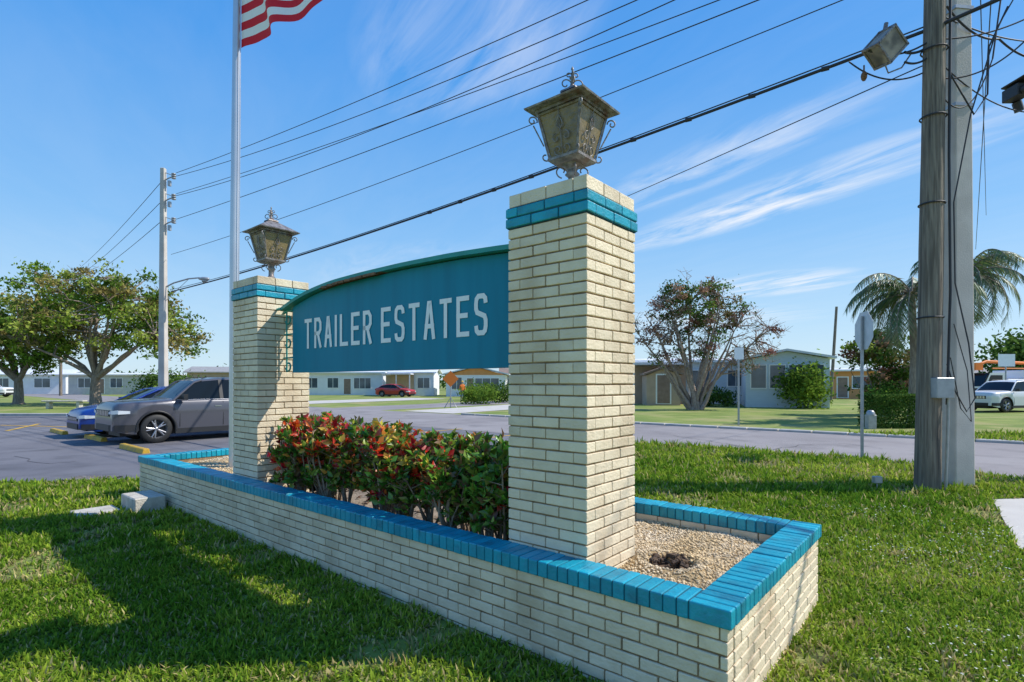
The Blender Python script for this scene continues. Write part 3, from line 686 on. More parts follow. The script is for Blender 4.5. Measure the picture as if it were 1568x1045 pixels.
# ---------------------------------------------------------------- houses
def window(mb,x,z,wd,ht,y=0,fm=2,gm=3,mull=1):
    mb.bx(x-wd/2,x+wd/2,y-.03,y+.02,z,z+ht,gm)
    t=.07
    for a,b,c,d in ((x-wd/2-t,x+wd/2+t,z-t,z),(x-wd/2-t,x+wd/2+t,z+ht,z+ht+t)): mb.bx(a,b,y-.06,y+.015,c,d,fm)
    for xx in (x-wd/2-t/2,x+wd/2+t/2): mb.bx(xx-t/2,xx+t/2,y-.058,y+.014,z+.001,z+ht-.001,fm)
    for k in range(mull): 
        xx=x-wd/2+wd*(k+1)/(mull+1); mb.bx(xx-.025,xx+.025,y-.05,y+.013,z+.002,z+ht-.002,fm)
def house(name,loc,rz,Lx,Dy,Hh,wallm,roofm,roof='flat',wins=(),door=None,ov=.4,rh=1.0,extra=None,fascia=None):
    e=empty(name,loc,rz); g=MB(); g.bx(0,Lx,0,Dy,0,Hh); g.obj('walls',[wallm],e)
    g=MB()
    if roof=='flat':
        g.bx(-ov,Lx+ov,-ov,Dy+ov,Hh+.005,Hh+.10); g.frus((Lx/2,Dy/2,Hh+.101),(Lx/2+ov-.1,Dy/2+ov-.1),(Lx/2,Dy/2,Hh+.3),(Lx/2-.6,Dy/2-.9)); g.bx(-ov-.03,Lx+ov+.03,-ov-.05,-ov-.003,Hh-.06,Hh+.11,1)
    elif roof=='gablex':
        y0,y1=-ov,Dy+ov; m=Dy/2
        vs=[]
        for x in (-ov,Lx+ov): vs+=[(x,y0,Hh),(x,m,Hh+rh),(x,y1,Hh),(x,y0,Hh+.14),(x,m,Hh+rh+.14),(x,y1,Hh+.14)]
        g.add(vs,[(0,6,7,1),(1,7,8,2),(3,4,10,9),(4,5,11,10),(0,3,9,6),(2,8,11,5),(0,1,4,3),(1,2,5,4),(6,9,10,7),(7,10,11,8)])
        for x in (0.0,Lx): g.add([(x,0,Hh),(x,Dy,Hh),(x,m,Hh+rh-.02)],[(0,1,2)],1)
    elif roof=='gabley':
        x0,x1=-ov,Lx+ov; m=Lx/2; vs=[]
        for y in (-ov,Dy+ov): vs+=[(x0,y,Hh),(m,y,Hh+rh),(x1,y,Hh),(x0,y,Hh+.14),(m,y,Hh+rh+.14),(x1,y,Hh+.14)]
        g.add(vs,[(0,6,7,1),(1,7,8,2),(3,4,10,9),(4,5,11,10),(0,3,9,6),(2,8,11,5),(0,1,4,3),(1,2,5,4),(6,9,10,7),(7,10,11,8)])
        for y in (0.0,Dy): g.add([(0,y,Hh),(Lx,y,Hh),(m,y,Hh+rh-.02)],[(0,1,2)],1)
    g.obj('roof',[roofm,fascia or (m_white if roof=='flat' else wallm)],e)
    g=MB()
    for wn in wins: window(g,*wn[:4],0,0,1,wn[4] if len(wn)>4 else 1)
    if door: g.bx(door-.45,door+.45,-.05,.02,.15,2.2,2); g.bx(door-.55,door+.55,-.04,.01,.1,2.3,0)
    if wins or door: g.obj('windows_and_door',[m_white,m_wglass,m_roofb],e)
    if extra: extra(e)
    return e
def carport(x0,x1,y0,y1,h,m):
    def f(e):
        g=MB(); g.bx(x0,x1,y0,y1,h,h+.14)
        for x in (x0+.15,(x0+x1)/2,x1-.15): g.bx(x-.06,x+.06,y0+.1,y0+.22,0,h-.001)
        g.obj('carport',[m],e)
        g=MB(); g.bx(x0,x1,y1-.15,y1-.05,0,h-.05); g.obj('carport_back',[m_wallt],e)
    return f
house('mobile_home',Vector((15.8,36.8,0)),-.35,5.0,9,3.2,m_wallb,m_roofw,'gabley',[(.8,1.3,.9,1.5,0),(1.95,1.3,.9,1.5,0),(3.1,1.3,.9,1.5,0),(4.2,1.3,.9,1.5,0)],None,.35,.55)
house('mobile_home',Vector((9.4,43,0)),-.1,9,6,3.3,m_wallb,m_roofw,'flat',[(5.2,1.4,1.6,1.2,1),(8.0,1.4,1.2,1.2,1)],None,.3,extra=carport(-.2,4.2,-2.4,.0,3.0,m_roofw))
house('shed',Vector((9.8,39.6,0)),-.1,2.4,2.4,2.2,m_wallt,m_roofb,'gabley',[],1.2,.2,.5)
house('ranch_house',Vector((31,57,0)),-.3,8,8,2.9,m_wallo,m_roofw,'flat',[(1.5,1.1,1.4,1.2),(5.0,1.1,1.8,1.2)],3.2,.5)
house('ranch_house',Vector((27,62,0)),-.1,6,8,2.6,m_wallt,m_roofb,'gablex',[(2.0,1.1,1.4,1.2)],None,.5,.9)
house('mobile_home',Vector((-28.5,73,0)),.06,11,7,3.0,m_wallw,m_roofw,'flat',[(1.6,1.0,1.5,1.3),(4.4,1.0,1.4,1.3),(8.3,.9,2.2,1.4,2)],6.3,.4)
house('mobile_home',Vector((-15.6,70,0)),.03,5.5,7,2.9,m_wallw,m_roofw,'gablex',[(4.2,1.0,1.5,1.3)],None,.4,.7,extra=carport(-.6,3.0,-3.0,0,2.7,m_roofw))
house('mobile_home',Vector((-8.0,66,0)),-.02,7.2,8,2.6,m_wallw,m_roofw,'gabley',[(1.3,.9,1.2,1.4),(4.9,.9,3.0,1.3,2)],3.0,.5,1.0,fascia=m_wallo)
house('mobile_home',Vector((-1.5,80,0)),0,9,8,2.8,m_wallt,m_roofb,'gablex',[(1.3,.9,1.2,1.4),(4.9,.9,3.0,1.3,2)],3.0,.5,1.0)
house('mobile_home',Vector((-43,72,0)),.3,12,8,3.0,m_wallt,m_roofg,'gablex',[(2,1,1.5,1.3),(6,1,1.5,1.3),(10,1,1.5,1.3)],4,.4,.8)
house('mobile_home',Vector((-62,76,0)),.2,13,8,2.8,m_wallg,m_roofw,'flat',[(2,1,1.5,1.3),(6,1,1.5,1.3),(11,1,2,1.3)],4,.4)
house('mobile_home',Vector((-80,78,0)),.2,14,8,2.8,m_wallw,m_roofw,'gablex',[(2,1,1.5,1.3),(6,1,1.5,1.3),(11,1,2,1.3)],4,.4,.8)
house('mobile_home',Vector((-98,80,0)),.2,14,8,2.8,m_wallb,m_roofw,'flat',[(2,1,1.5,1.3),(6,1,1.5,1.3),(11,1,2,1.3)],4,.4)
house('ranch_house',Vector((50,75,0)),-.4,14,8,2.8,m_wallw,m_roofg,'gablex',[(2,1,1.5,1.3),(6,1,1.5,1.3),(11,1,2,1.3)],4,.4,1)
house('ranch_house',Vector((68,70,0)),-.5,14,8,2.8,m_wallt,m_roofw,'gablex',[(2,1,1.5,1.3),(6,1,1.5,1.3),(11,1,2,1.3)],4,.4,1)
bush('tree_cluster',Vector((64,66,4)),(6,3,3),6000,GD,.6)
# ---------------------------------------------------------------- cars
def car(name,loc,rz,paint,kind='suv'):
    e=empty(name,loc,rz); suv=kind=='suv'
    if suv: W,xw,R=.96,(1.48,-1.45),.385; prof=[(2.44,.60),(2.43,.86),(2.39,1.0),(2.30,1.065),(2.0,1.10),(1.5,1.13),(1.1,1.16),(-2.25,1.18),(-2.38,1.08),(-2.42,.66)]; bel=1.15; roof=[(1.08,1.15),(.80,1.40),(.50,1.655),(.30,1.72),(-.2,1.765),(-1.0,1.765),(-1.75,1.73),(-2.0,1.66),(-2.30,1.16)]; wb,wt=.885,.70
    else: W,xw,R=.90,(1.38,-1.32),.33; prof=[(2.30,.46),(2.29,.64),(2.22,.77),(2.1,.82),(1.7,.90),(1.15,.98),(.95,1.0),(-1.55,1.04),(-2.15,1.03),(-2.27,.92),(-2.30,.55)]; bel=1.0; roof=[(1.15,1.0),(.7,1.24),(.30,1.42),(.05,1.475),(-.4,1.50),(-1.0,1.46),(-1.5,1.34),(-2.0,1.02)]; wb,wt=.83,.64
    sill=.27 if suv else .2; xf=prof[0][0]; ar=R+.07; zr=max(p[1] for p in roof)
    xs_=sorted(set([round(v,3) for v in list(np.linspace(prof[-1][0],xf,36))+[c+ar*math.cos(t) for c in xw for t in np.linspace(0,math.pi,11)]+[p[0] for p in prof]]))
    px=[p[0] for p in prof][::-1]; pz=[p[1] for p in prof][::-1]
    g=MB(); rings=[]
    for x in xs_:
        zt=float(np.interp(x,px,pz)); zl=sill+(.10*max(0,(abs(x)-(xf-.35))/.35))
        for c in xw:
            if abs(x-c)<ar: zl=max(zl,R+math.sqrt(max(0,ar*ar-(x-c)**2)))
        u=max(0,(abs(x)-(xf-.6))/.6); wx=W*(1-.14*u**3-.02*u)
        ring=[]
        for t,bw in ((0,.975),(.15,.985),(.4,.992),(.62,1.0),(.72,1.0),(.80,.982),(.93,.968),(1,.925)): ring.append((x,wx*bw,zl+(zt-.01-zl)*t))
        for yf_ in (.8,.72,.4): ring.append((x,wx*yf_,zt+(.022 if yf_==.72 else .012 if yf_==.8 else .035)))
        full=ring+[(x,0,zt+.04)]+[(a,-b,c) for a,b,c in ring[::-1]]; rings.append(full)
    n=len(rings[0]); vs=[p for r in rings for p in r]; fs=[]
    for i in range(len(rings)-1):
        for q in range(n-1): fs.append((i*n+q,i*n+q+1,(i+1)*n+q+1,(i+1)*n+q))
    g.add(vs,fs,0,True); g.add(rings[0],[tuple(range(n))],0); g.add(rings[-1],[tuple(range(n))[::-1]],0)
    gl=MB(); rx=[p[0] for p in roof][::-1]; rz_=[p[1] for p in roof][::-1]
    st=list(np.linspace(roof[-1][0],roof[0][0],40)); R2=[]
    def hw(z): return wb+(wt-wb)*((z-bel)/(zr-bel))
    for x in st:
        z=float(np.interp(x,rx,rz_)); z=max(z,bel+.002)
        zc=max(bel,z-.06); R2.append([(x,hw(bel)+.0,bel-.02),(x,hw(zc),zc),(x,hw(zc)-.035,z-.02),(x,(wt-.10)*1.0 if z>bel+.1 else hw(bel)-.08,z),(x,.3,z+.015),(x,0,z+.018)])
    for i in range(len(st)-1):
        xm=(st[i]+st[i+1])/2; zm=float(np.interp(xm,rx,rz_)); roofy=zm>zr-.10
        for s in (1,-1):
            a=[Vector((p[0],s*p[1],p[2])) for p in R2[i]]; b=[Vector((p[0],s*p[1],p[2])) for p in R2[i+1]]
            for k in range(5):
                f=(0,1,2,3) if s<0 else (3,2,1,0)
                painted=(k in (1,)) or (k>=2 and roofy)
                (g if painted else gl).add([a[k],b[k],b[k+1],a[k+1]],[f],0,k!=0)
    gl.obj('glazing',[m_glass],e)
    for s in (-1,1):
        ap=[(p[0]+.0,s*(hw(p[1]-.03)+.004),p[1]-.03) for p in roof[:4]]; g.tube(ap,.035,n=6)
        if suv:
            g.add([(-1.85,s*(hw(1.15)+.012),1.15),(-2.28,s*(hw(1.15)+.012),1.15),(-2.02,s*(hw(1.66)+.012),1.66),(-1.75,s*(hw(1.68)+.012),1.68)],[(0,1,2,3)],0)
    g.obj('body',[paint],e)
    g=MB()
    for s in (-1,1):
        for xb in ((-.2,-1.2) if suv else (-.15,)):
            zt=float(np.interp(xb,rx,rz_))-.06; g.add([(xb-.05,s*(hw(bel)+.008),bel),(xb+.05,s*(hw(bel)+.008),bel),(xb+.04,s*(hw(zt)+.008),zt),(xb-.05,s*(hw(zt)+.008),zt)],[(0,1,2,3)])
        g.bx(xw[1]+ar,xw[0]-ar,s*(W*.97)-.02,s*(W*.97)+.012,sill-.04,sill+.10)
        for c in xw:
            pts=[]
            for t in np.linspace(-.12,math.pi+.12,16):
                xx=c+(ar+.012)*math.cos(t); u=max(0,(abs(xx)-(xf-.6))/.6); pts.append((xx,s*W*(1-.14*u**3-.02*u)*.985,R+(ar+.012)*math.sin(t)))
            g.tube(pts,.032,n=6)
            vs=[(c+ar*math.cos(t),s*yy2,R+ar*math.sin(t)) for t in np.linspace(0,math.pi,13) for yy2 in (W*.95,W*.55)]
            g.add(vs,[(2*i,2*i+1,2*i+3,2*i+2) for i in range(12)])
            g.add([(c,s*W*.55,R)]+[(c+ar*math.cos(t),s*W*.55,max(.2,R+ar*math.sin(t))) for t in np.linspace(-.4,math.pi+.4,15)],[tuple([0]+list(range(1,16)))])
        for xd in (.92,-.22,-1.18 if not suv else -.95):
            if suv and xd==-.95: continue
            g.bx(xd-.006,xd+.006,s*(W*.995)-.004,s*(W*.995)+.003,sill+.14,bel-.28); g.bx(xd-.006,xd+.006,s*(W*.972)-.01,s*(W*.972)+.003,bel-.28,bel-.06)
        g.box((.86,s*(W+.04),bel+.02),(.05,.12,.03)); g.box((.84,s*(W+.12),bel+.08),(.10,.18,.15))
        if suv: g.tube([(.25,s*.62,1.74),(.1,s*.62,1.785),(-1.7,s*.62,1.785),(-1.85,s*.62,1.72)],.014,n=6)
    fx=xf+.006
    zc=(.36,.52) if suv else (.26,.42)
    pts=[(xf-.55,.955),(xf-.25,.928),(xf-.05,.848),(xf+.004,.60)]
    for (xa,ya),(xb,yb) in zip(pts,pts[1:]):
        for s in (-1,1): g.add([(xa+.006,s*(ya*W/.96+.006),zc[0]),(xb+.012,s*(yb*W/.96+.006),zc[0]),(xb+.012,s*(yb*W/.96+.006),zc[1]),(xa+.006,s*(ya*W/.96+.006),zc[1])],[(0,1,2,3)])
    g.bx(fx-.05,fx+.016,-.6,.6,zc[0],zc[1])
    g.bx(fx-.08,fx+.006,-.56,.56,.74 if suv else .50,.90 if suv else .62)
    g.bx(-2.3 if suv else -2.2,2.2 if suv else 2.1,-.5,.5,.2,.4)
    g.obj('trim',[m_trim],e)
    g=MB(); zz_=.80 if suv else .58
    for s in (-1,1):
        k=W/.96; P=[(fx+.012,.57),(fx+.008,.80),(fx-.11,.905),(fx-.36,.962)]
        for (xa,ya),(xb,yb),h0,h1 in zip(P,P[1:],(.06,.09,.10),(.09,.10,.07)):
            g.add([(xa,s*ya*k,zz_),(xb,s*yb*k,zz_+.01),(xb,s*yb*k,zz_+.01+h1),(xa,s*ya*k,zz_+h0)],[(0,1,2,3)],0)
        for xd in (-.08,-1.02): g.box((xd,s*(W*.985+.012),bel-.20),(.18,.02,.028),1)
        g.tube([(.98,s*(hw(bel)+.016),bel),(-2.2,s*(hw(bel)+.016),bel)],.009,1,n=5)
    for q in range(7): g.box((fx+.008,-.45+q*.15,.82 if suv else .56),(.012,.10,.13 if suv else .08),1)
    g.obj('lights_and_chrome',[m_head,m_chrome],e)
    g=MB()
    for s in (-1,1): g.box((-xf+.05,s*.74,.95 if suv else .85),(.1,.2,.16))
    g.obj('tail_lights',[m_redc],e)
    for c in xw:
        for s in (-1,1):
            g=MB(); y=s*(W-.125)
            g.lathe([(R*.66,-.11),(R*.93,-.115),(R,-.085),(R,.085),(R*.93,.115),(R*.66,.11)],(0,0,0),'y',0,28)
            g.lathe([(R*.69,-.112),(R*.60,-.06),(R*.60,.06),(R*.69,.112)],(0,0,0),'y',1,28)
            g.lathe([(0,s*.03),(R*.6,s*.02)],(0,0,0),'y',2,28)
            for k in range(5):
                for dd in (-.17,.17):
                    a=k*1.2566+dd; g.tube([(.05*math.cos(k*1.2566),s*.085,.05*math.sin(k*1.2566)),(R*.64*math.cos(a),s*.098,R*.64*math.sin(a))],[.028,.019],1,n=5)
            g.lathe([(0,s*.105),(.05,s*.10),(.06,s*.06)],(0,0,0),'y',1,14)
            g.obj('wheel',[m_black,m_rim,m_trim],e,loc=(c,y,R))
    return e
rzc=math.atan2(-BX.y,-BX.x)
def place_car(name,fw,paint,kind,xwf,W):
    d=Vector((-BX.x,-BX.y,0)); c=Vector((fw[0],fw[1],.012))-d*xwf-AX*W
    return car(name,c,rzc,paint,kind)
place_car('parked_suv',(-9.55,14.6),m_grey,'suv',1.48,.90)
place_car('parked_car',(-11.75,16.25),m_bluec,'sedan',1.38,.85)
car('parked_car',Vector((-13.8,64.5,.02)),math.radians(-20),m_redc,'sedan')
car('parked_suv',Vector((28.2,31.0,.02)),math.radians(195),m_whitec,'suv')
car('parked_suv',Vector((37,38.0,.02)),math.radians(190),m_redc,'suv')
car('parked_car',Vector((-60,62.0,.02)),math.radians(10),m_whitec,'suv')
e=empty('utility_truck',Vector((34.0,37.5,0)),math.radians(190)); g=MB(); g.bx(-3,1.2,-1.1,1.1,.8,1.9); g.bx(-3,-.2,-1.05,1.05,1.92,2.5); g.obj('body_box',[m_wallw],e,bevel=.05)
g=MB(); g.add([(1.3,-1,.5),(3,-1,.5),(3,-1,1.4),(2.5,-1,2.3),(1.3,-1,2.3),(1.3,1,.5),(3,1,.5),(3,1,1.4),(2.5,1,2.3),(1.3,1,2.3)],[(0,1,2,3,4),(9,8,7,6,5),(0,5,6,1),(1,6,7,2),(3,8,9,4),(4,9,5,0)],0); g.add([(3.001,-.9,1.42),(3.001,.9,1.42),(2.52,.9,2.25),(2.52,-.9,2.25)],[(0,1,2,3)],1); g.add([(1.5,1.004,1.45),(2.8,1.004,1.45),(2.45,1.004,2.15),(1.5,1.004,2.15)],[(0,1,2,3)],1); g.obj('cab',[m_whitec,m_glass],e)
g=MB(); g.tube([(-2,0,2.5),(-2,0,3.0),(1.6,0,3.1),(2.4,0,2.8)],.1); g.box((2.5,0,2.75),(.6,.6,.5)); g.tube([(-2.8,.9,2.6),(2.2,.9,2.6)],.04); g.obj('boom_lift',[m_orange],e)
g=MB()
for x in (-1.8,2.2):
    for s in (-1,1): g.lathe([(0,-.13),(.45,-.13),(.45,.13),(0,.13)],(x,s*.95,.45),'y',0,20)
g.obj('wheels',[m_black],e)
# ---------------------------------------------------------------- poles & wires
def wirepts(a,b,sag,n=24): return [Vector(a).lerp(Vector(b),i/n)-Vector((0,0,sag*4*(i/n)*(1-i/n))) for i in range(n+1)]
wp=gp(1420,752); 
e=empty('wooden_utility_pole',(0,0,0)); g=MB(); tp=up(1432,-20,8.15)
tp2=wp+(tp-wp)*1.35
g.tube([wp-Vector((0,0,.1))]+[wp.lerp(tp2,k/14) for k in range(15)],[.172]+[.168-.045*k/14 for k in range(15)],n=16,jit=.03); g.obj('pole',[m_polewood],e)
g=MB(); bp=wp.lerp(tp,.205)+Vector((.05,-.19,0)); g.box(bp,(.26,.14,.30)); 
g.tube([bp+Vector((.09,-.0,-.15)),bp+Vector((.10,.02,-.5)),Vector((wp.x+.17,wp.y-.13,0))],.022,n=8)
g.obj('meter_box',[m_galv],e,bevel=.012)
g=MB()
for zz_ in (2.6,4.3,5.6,6.6):
    c=wp.lerp(tp,zz_/(tp.z)); g.tube([c+Vector((.165*math.cos(t),.165*math.sin(t),0)) for t in np.linspace(0,6.283,17)],.012,n=5)
c0=wp+Vector((.2,-.12,0))
g.tube([c0+Vector((0,0,1.9)),c0+Vector((.12,0,1.5)),c0+Vector((.25,-.05,1.2)),c0+Vector((.33,-.1,1.4)),c0+Vector((.28,-.05,2.2)),c0+Vector((.12,0,3.1)),c0+Vector((.1,0,4.3)),c0+Vector((.35,0,5.6)),c0+Vector((.75,0,6.9)),c0+Vector((1.1,-.1,7.6))],.010,n=6)
g.tube([c0+Vector((.0,0,1.3)),c0+Vector((.05,0,3)),c0+Vector((.03,0,5)),c0+Vector((.05,0,7.5))],.018,n=6)
g.tube([c0+Vector((.05,0,6.2)),c0+Vector((.4,0,5.6)),c0+Vector((.6,0,5.9)),c0+Vector((.62,0,6.6)),c0+Vector((.9,0,7.2))],.012,n=6)
g.tube([c0+Vector((.05,0,2.0)),c0+Vector((.2,0,1.25)),c0+Vector((.36,0,1.05)),c0+Vector((.30,0,1.8)),c0+Vector((.1,0,2.5))],.007,n=6)
g.obj('cables',[m_wire],e)
cp=gp(1463,745); g=MB(); g.frus((0,0,-.1),(.172,.172),(0,0,12.4),(.12,.12)); e=empty('concrete_utility_pole',cp,.12); g.obj('pole',[m_concrete],e,bevel=.02,seg=2)
g=MB()
for z in (10.1,9.5,8.9,8.2): g.tube([(-.13,0,z-.05),(-.30,-.05,z)],.02,n=6); g.sph((-.3,-.05,z),.06,0,8,5)
for z in (5.9,7.4): g.frus((0,0,z),(.158,.158),(0,0,z+.05),(.158,.158))
g.obj('fittings',[m_galv],e)
LY=26; lp0=Vector(((250-CX)/F*LY,LY,0)); ltop=up(252,258,LY)
e=empty('concrete_utility_pole',lp0); g=MB(); g.frus((0,0,0),(.17,.17),(0,0,ltop.z),(.10,.10)); g.obj('pole',[m_concrete],e,bevel=.02)
g=MB()
for yy in (270,302,338):
    z=up(250,yy,LY).z
    g.tube([(0,0,z-.25),(.25,0,z-.1),(.55,0,z)],.03,n=6); g.tube([(0,0,z+.2),(.55,0,z)],.02,n=6)
    for k in range(3): g.sph((.50,0,z-.1+k*.1),(.11,.11,.045),0,8,5)
    g.box((.3,0,z-.35),(.12,.12,.25))
za=up(250,432,LY).z
g.tube([(0,0,za-.3),(.5,0,za-.05),(1.2,0,za+.15),(1.75,0,za+.2)],.035,n=6)
g.tube([(.12,0,za-.9),(1.2,0,za+.12)],.012,n=5)
g.sph((1.95,0,za+.15),(.28,.12,.09),0,10,6); g.sph((1.98,0,za+.05),(.14,.09,.12),0,10,6)
g.obj('insulators_and_street_light',[m_galv],e)
dp=up(93,430,70); g=MB(); g.tube([(dp.x,dp.y,0),dp],[.18,.12],n=8); g.obj('wooden_utility_pole',[m_polewood])
e=empty('overhead_wires'); 
def wr(a,b,sag,r,mb): mb.tube(wirepts(a,b,sag),r,n=5,cap=False)
g=MB()
A_=lambda yy: up(270,yy,LY)
cpw=lambda z: cp+Vector((-.3,-.08,z))
wr(A_(265),cpw(10.1),.25,.012,g); wr(A_(270),cpw(9.7),.45,.012,g); wr(A_(300),cpw(9.5),.5,.012,g); wr(A_(336),cpw(8.9)+Vector((0,0,-.2)),.15,.012,g); wr(A_(297),cpw(8.9),.2,.011,g)
wr(up(262,390,LY),cpw(8.2),.25,.010,g)
wr(up(262,447,LY),up(1432,42,8.15),.3,.028,g); wr(up(262,444,LY),up(1432,35,8.15),.33,.012,g)
for k in range(9):
    t=.62+k*.042; q=wirepts(up(262,447,LY),up(1432,42,8.15),.3,100)[int(t*100)]; g.tube([q-Vector((.05,-.03,.0)),q+Vector((.05,-.03,.0))],.038,n=6)
wr(up(1415,100,8.3),up(600,445,66),.35,.010,g)
for yy in (285,315,345): wr(up(246,yy-5,LY),dp-Vector((0,0,(yy-285)*.02)),.6,.014,g)
wr(cpw(10.1),Vector((18,-8,10)),.3,.013,g); wr(cpw(9.5),Vector((18,-8,9.5)),.3,.013,g); wr(up(1432,42,8.15),Vector((12,-4,7.5)),.5,.03,g)
wr(up(1434,60,8.15),up(1700,-60,8),.3,.012,g); wr(up(1434,90,8.15),up(1660,150,9.5),.5,.01,g); wr(up(1434,20,8.15),up(1640,60,10),.2,.012,g)
wr(up(1520,-40,8.8),up(1494,382,24.5),.0,.010,g); wr(up(1500,-60,9),up(1510,330,28),.0,.01,g)
wr(up(1385,80,8.1),up(1440,50,8.3),.12,.02,g); wr(up(1330,78,8.1),up(1434,55,8.15),.15,.014,g); wr(up(1300,95,8.6),up(1434,100,8.15),.25,.012,g)
wr(up(1385,95,8.1),up(1434,75,8.15),.1,.016,g)
for (a,b,sg2,r_) in ((up(1440,120,8.2),up(1600,30,8),.25,.012),(up(1450,10,8.2),up(1530,60,8.6),.15,.016),(up(1530,60,8.6),up(1600,90,8.8),.1,.016),(up(1445,150,8.2),up(1520,90,8.4),.4,.010),(up(1520,90,8.4),up(1535,-20,8.4),.0,.012)): wr(a,b,sg2,r_,g)
g.obj('wires',[m_wire],e)
e=empty('utility_cable_box',up(1355,73,8.1)); R_=Euler((.25,math.radians(40),.35)).to_matrix(); g=MB(); g.box((0,0,0),(.34,.28,.36),0,R_)
for sx in (-1,1):
    for sz in (-1,1): g.box(R_@Vector((sx*.17,0,sz*.18)),(.035,.31,.035),1,R_)
    for sy in (-1,1): g.box(R_@Vector((sx*.17,sy*.14,0)),(.03,.03,.38),1,R_); g.box(R_@Vector((0,sy*.14,sx*.18)),(.36,.03,.03),1,R_)
g.tube([(0,0,.26),(.02,0,.36)],.03,1); g.tube([(0,0,-.25),(.05,0,-.38),(.25,0,-.3),(.45,.1,-.05)],.012,1)
m_tanbox=M('weathered_box',(.40,.34,.27),.6,c2=(.20,.17,.13),scale=5,metal=.2,c3=(.1,.09,.08),s3=4)
g.obj('box',[m_tanbox,m_iron],e,bevel=.006)
g=MB(); g.sph((0,0,0),(.045,.045,.08)); g.tube([(0,0,.05),(0,0,.17)],.012,n=5); g.obj('wire_insulator',[m_wood_old],loc=up(1323,117,8.5))
e=empty('traffic_camera',up(1556,143,9)); g=MB(); g.box((0,0,0),(.22,.3,.2)); g.box((.06,-.05,.13),(.36,.42,.03),0,Euler((0,.15,0)).to_matrix()); g.lathe([(0,-.24),(.07,-.24),(.08,-.15),(.08,0)],(0,0,-.02),'y',0,14); g.tube([(.0,0,.1),(.5,0,.25),(1.6,0,.3)],.03); g.tube([(.1,.1,-.1),(.15,.1,-.25)],.07); g.obj('housing',[m_trim],e,bevel=.01)
g=MB(); g.tube([(0,0,0),(0,0,9)],[.14,.1],n=12); g.obj('signal_mast',[m_galv],loc=(11.2,9.0,0))
fp=Vector(((357.5-CX)/F*7.6,7.6,.4)); e=empty('flagpole',fp)
g=MB(); g.tube([(0,0,-.1),(0.01,0,3.0),(.05,0,6.5),(.09,0,9.6)],[.062,.058,.050,.04],n=14); g.sph((.09,0,9.7),.1); g.tube([(.075,-.03,.9),(.11,-.03,5),(.12,-.03,9.5)],.006,n=4); g.obj('pole',[m_alu],e)
g=MB(); fw_,fh=2.4,1.45; d=Vector((.80,-.40,.13)); s=Vector((.43,.9,0)).normalized(); nx=40; ny=26
hz=6.30-.4
P=[]
for i in range(nx+1):
    for j in range(ny+1):
        u=i/nx; v=j/ny
        wv=.12*math.sin(u*10+v*2.6)*min(1,u*4)+.04*math.sin(u*23+v*6)*min(1,u*3)
        P.append(Vector((.11,-.0,hz+v*fh))+d*(u*fw_*.8)+s*wv+Vector((0,0,.07*math.sin(u*8+1.2*v)-.08*(1-v)*math.sin(u*5))))
for i in range(nx):
    for j in range(ny):
        a=i*(ny+1)+j; row=j//2
        m=2 if (row>=6 and i<nx*.4) else (0 if row%2==0 else 1)
        g.add([P[a],P[a+ny+1],P[a+ny+2],P[a+1]],[(0,1,2,3)],m,True)
g.obj('flag',[m_fred,m_fwhite,m_fblue],e)
# ---------------------------------------------------------------- street furniture
def octagon(r): return [(r*math.cos(math.pi/8+k*math.pi/4),r*math.sin(math.pi/8+k*math.pi/4)) for k in range(8)]
sp=gp(1320,705); e=empty('stop_sign',sp,math.radians(-9)); g=MB(); g.box((0.0,0,1.5),(.045,.05,3.05)); 
pts=octagon(.43); zc=2.72
g.add([(.030,a,zc+b) for a,b in pts]+[(.036,a,zc+b) for a,b in pts],[tuple(range(8)),tuple(range(8,16))[::-1]]+[(k,(k+1)%8,8+(k+1)%8,8+k) for k in range(8)],1)
g.add([(.0385,a*.96,zc+b*.96) for a,b in pts],[tuple(range(8))[::-1]],2)
g.obj('sign',[m_galv,m_signback,m_redc],e)
sp=gp(1131,652); g=MB(); g.box((0,0,1.5),(.06,.05,3.0)); g.box((0,-.04,2.75),(.35,.015,.45),1); g.obj('parking_sign',[m_galv,m_white],loc=sp)
p=gp(1272,614); q=up(1281,470,p.y); g=MB(); g.tube([p,q],[.15,.11],n=10); g.obj('wooden_post',[m_polewood])
p=gp(1333,657); g=MB(); g.bx(-.14,.14,-.12,.12,0,.5); g.lathe([(.14,0),(.135,.08),(.09,.15),(0,.17)],(0,0,.5),'z',0,12); g.obj('utility_pedestal',[m_galv],loc=p,bevel=.01)
p=gp(1343,752); g=MB(); g.tube([(0,0,0),(0,0,.14)],.012,n=6); g.bx(-.06,.06,-.04,.04,.12,.22); g.obj('landscape_light',[m_galv],loc=p,bevel=.008)
p=gp(1540,628); g=MB(); g.tube([(0,0,0),(0,0,3.2)],.04,n=8); g.box((0,-.06,3.0),(1.0,.03,.75),1); g.obj('traffic_sign',[m_galv,m_white],loc=p)
p=gp(690,625); g=MB(); g.tube([(0,0,0),(0,0,1.9)],.035,n=6); g.box((0,-.05,1.9),(.75,.02,.75),1,Matrix.Rotation(math.pi/4,3,'Y')); g.tube([(-.4,0,0),(0,0,.7),(.4,0,0)],.03,n=5); g.obj('warning_sign',[m_galv,m_orange],loc=p)
p=Vector((-25.5,31,.15)); e=empty('park_bench',p,.1); g=MB(); g.box((0,0,.45),(2.2,.42,.09)); g.obj('seat',[m_block],e,bevel=.02); g=MB()
for x in (-.8,.8): g.box((x,0,.2),(.18,.34,.4))
g.obj('legs',[m_block],e,bevel=.02)
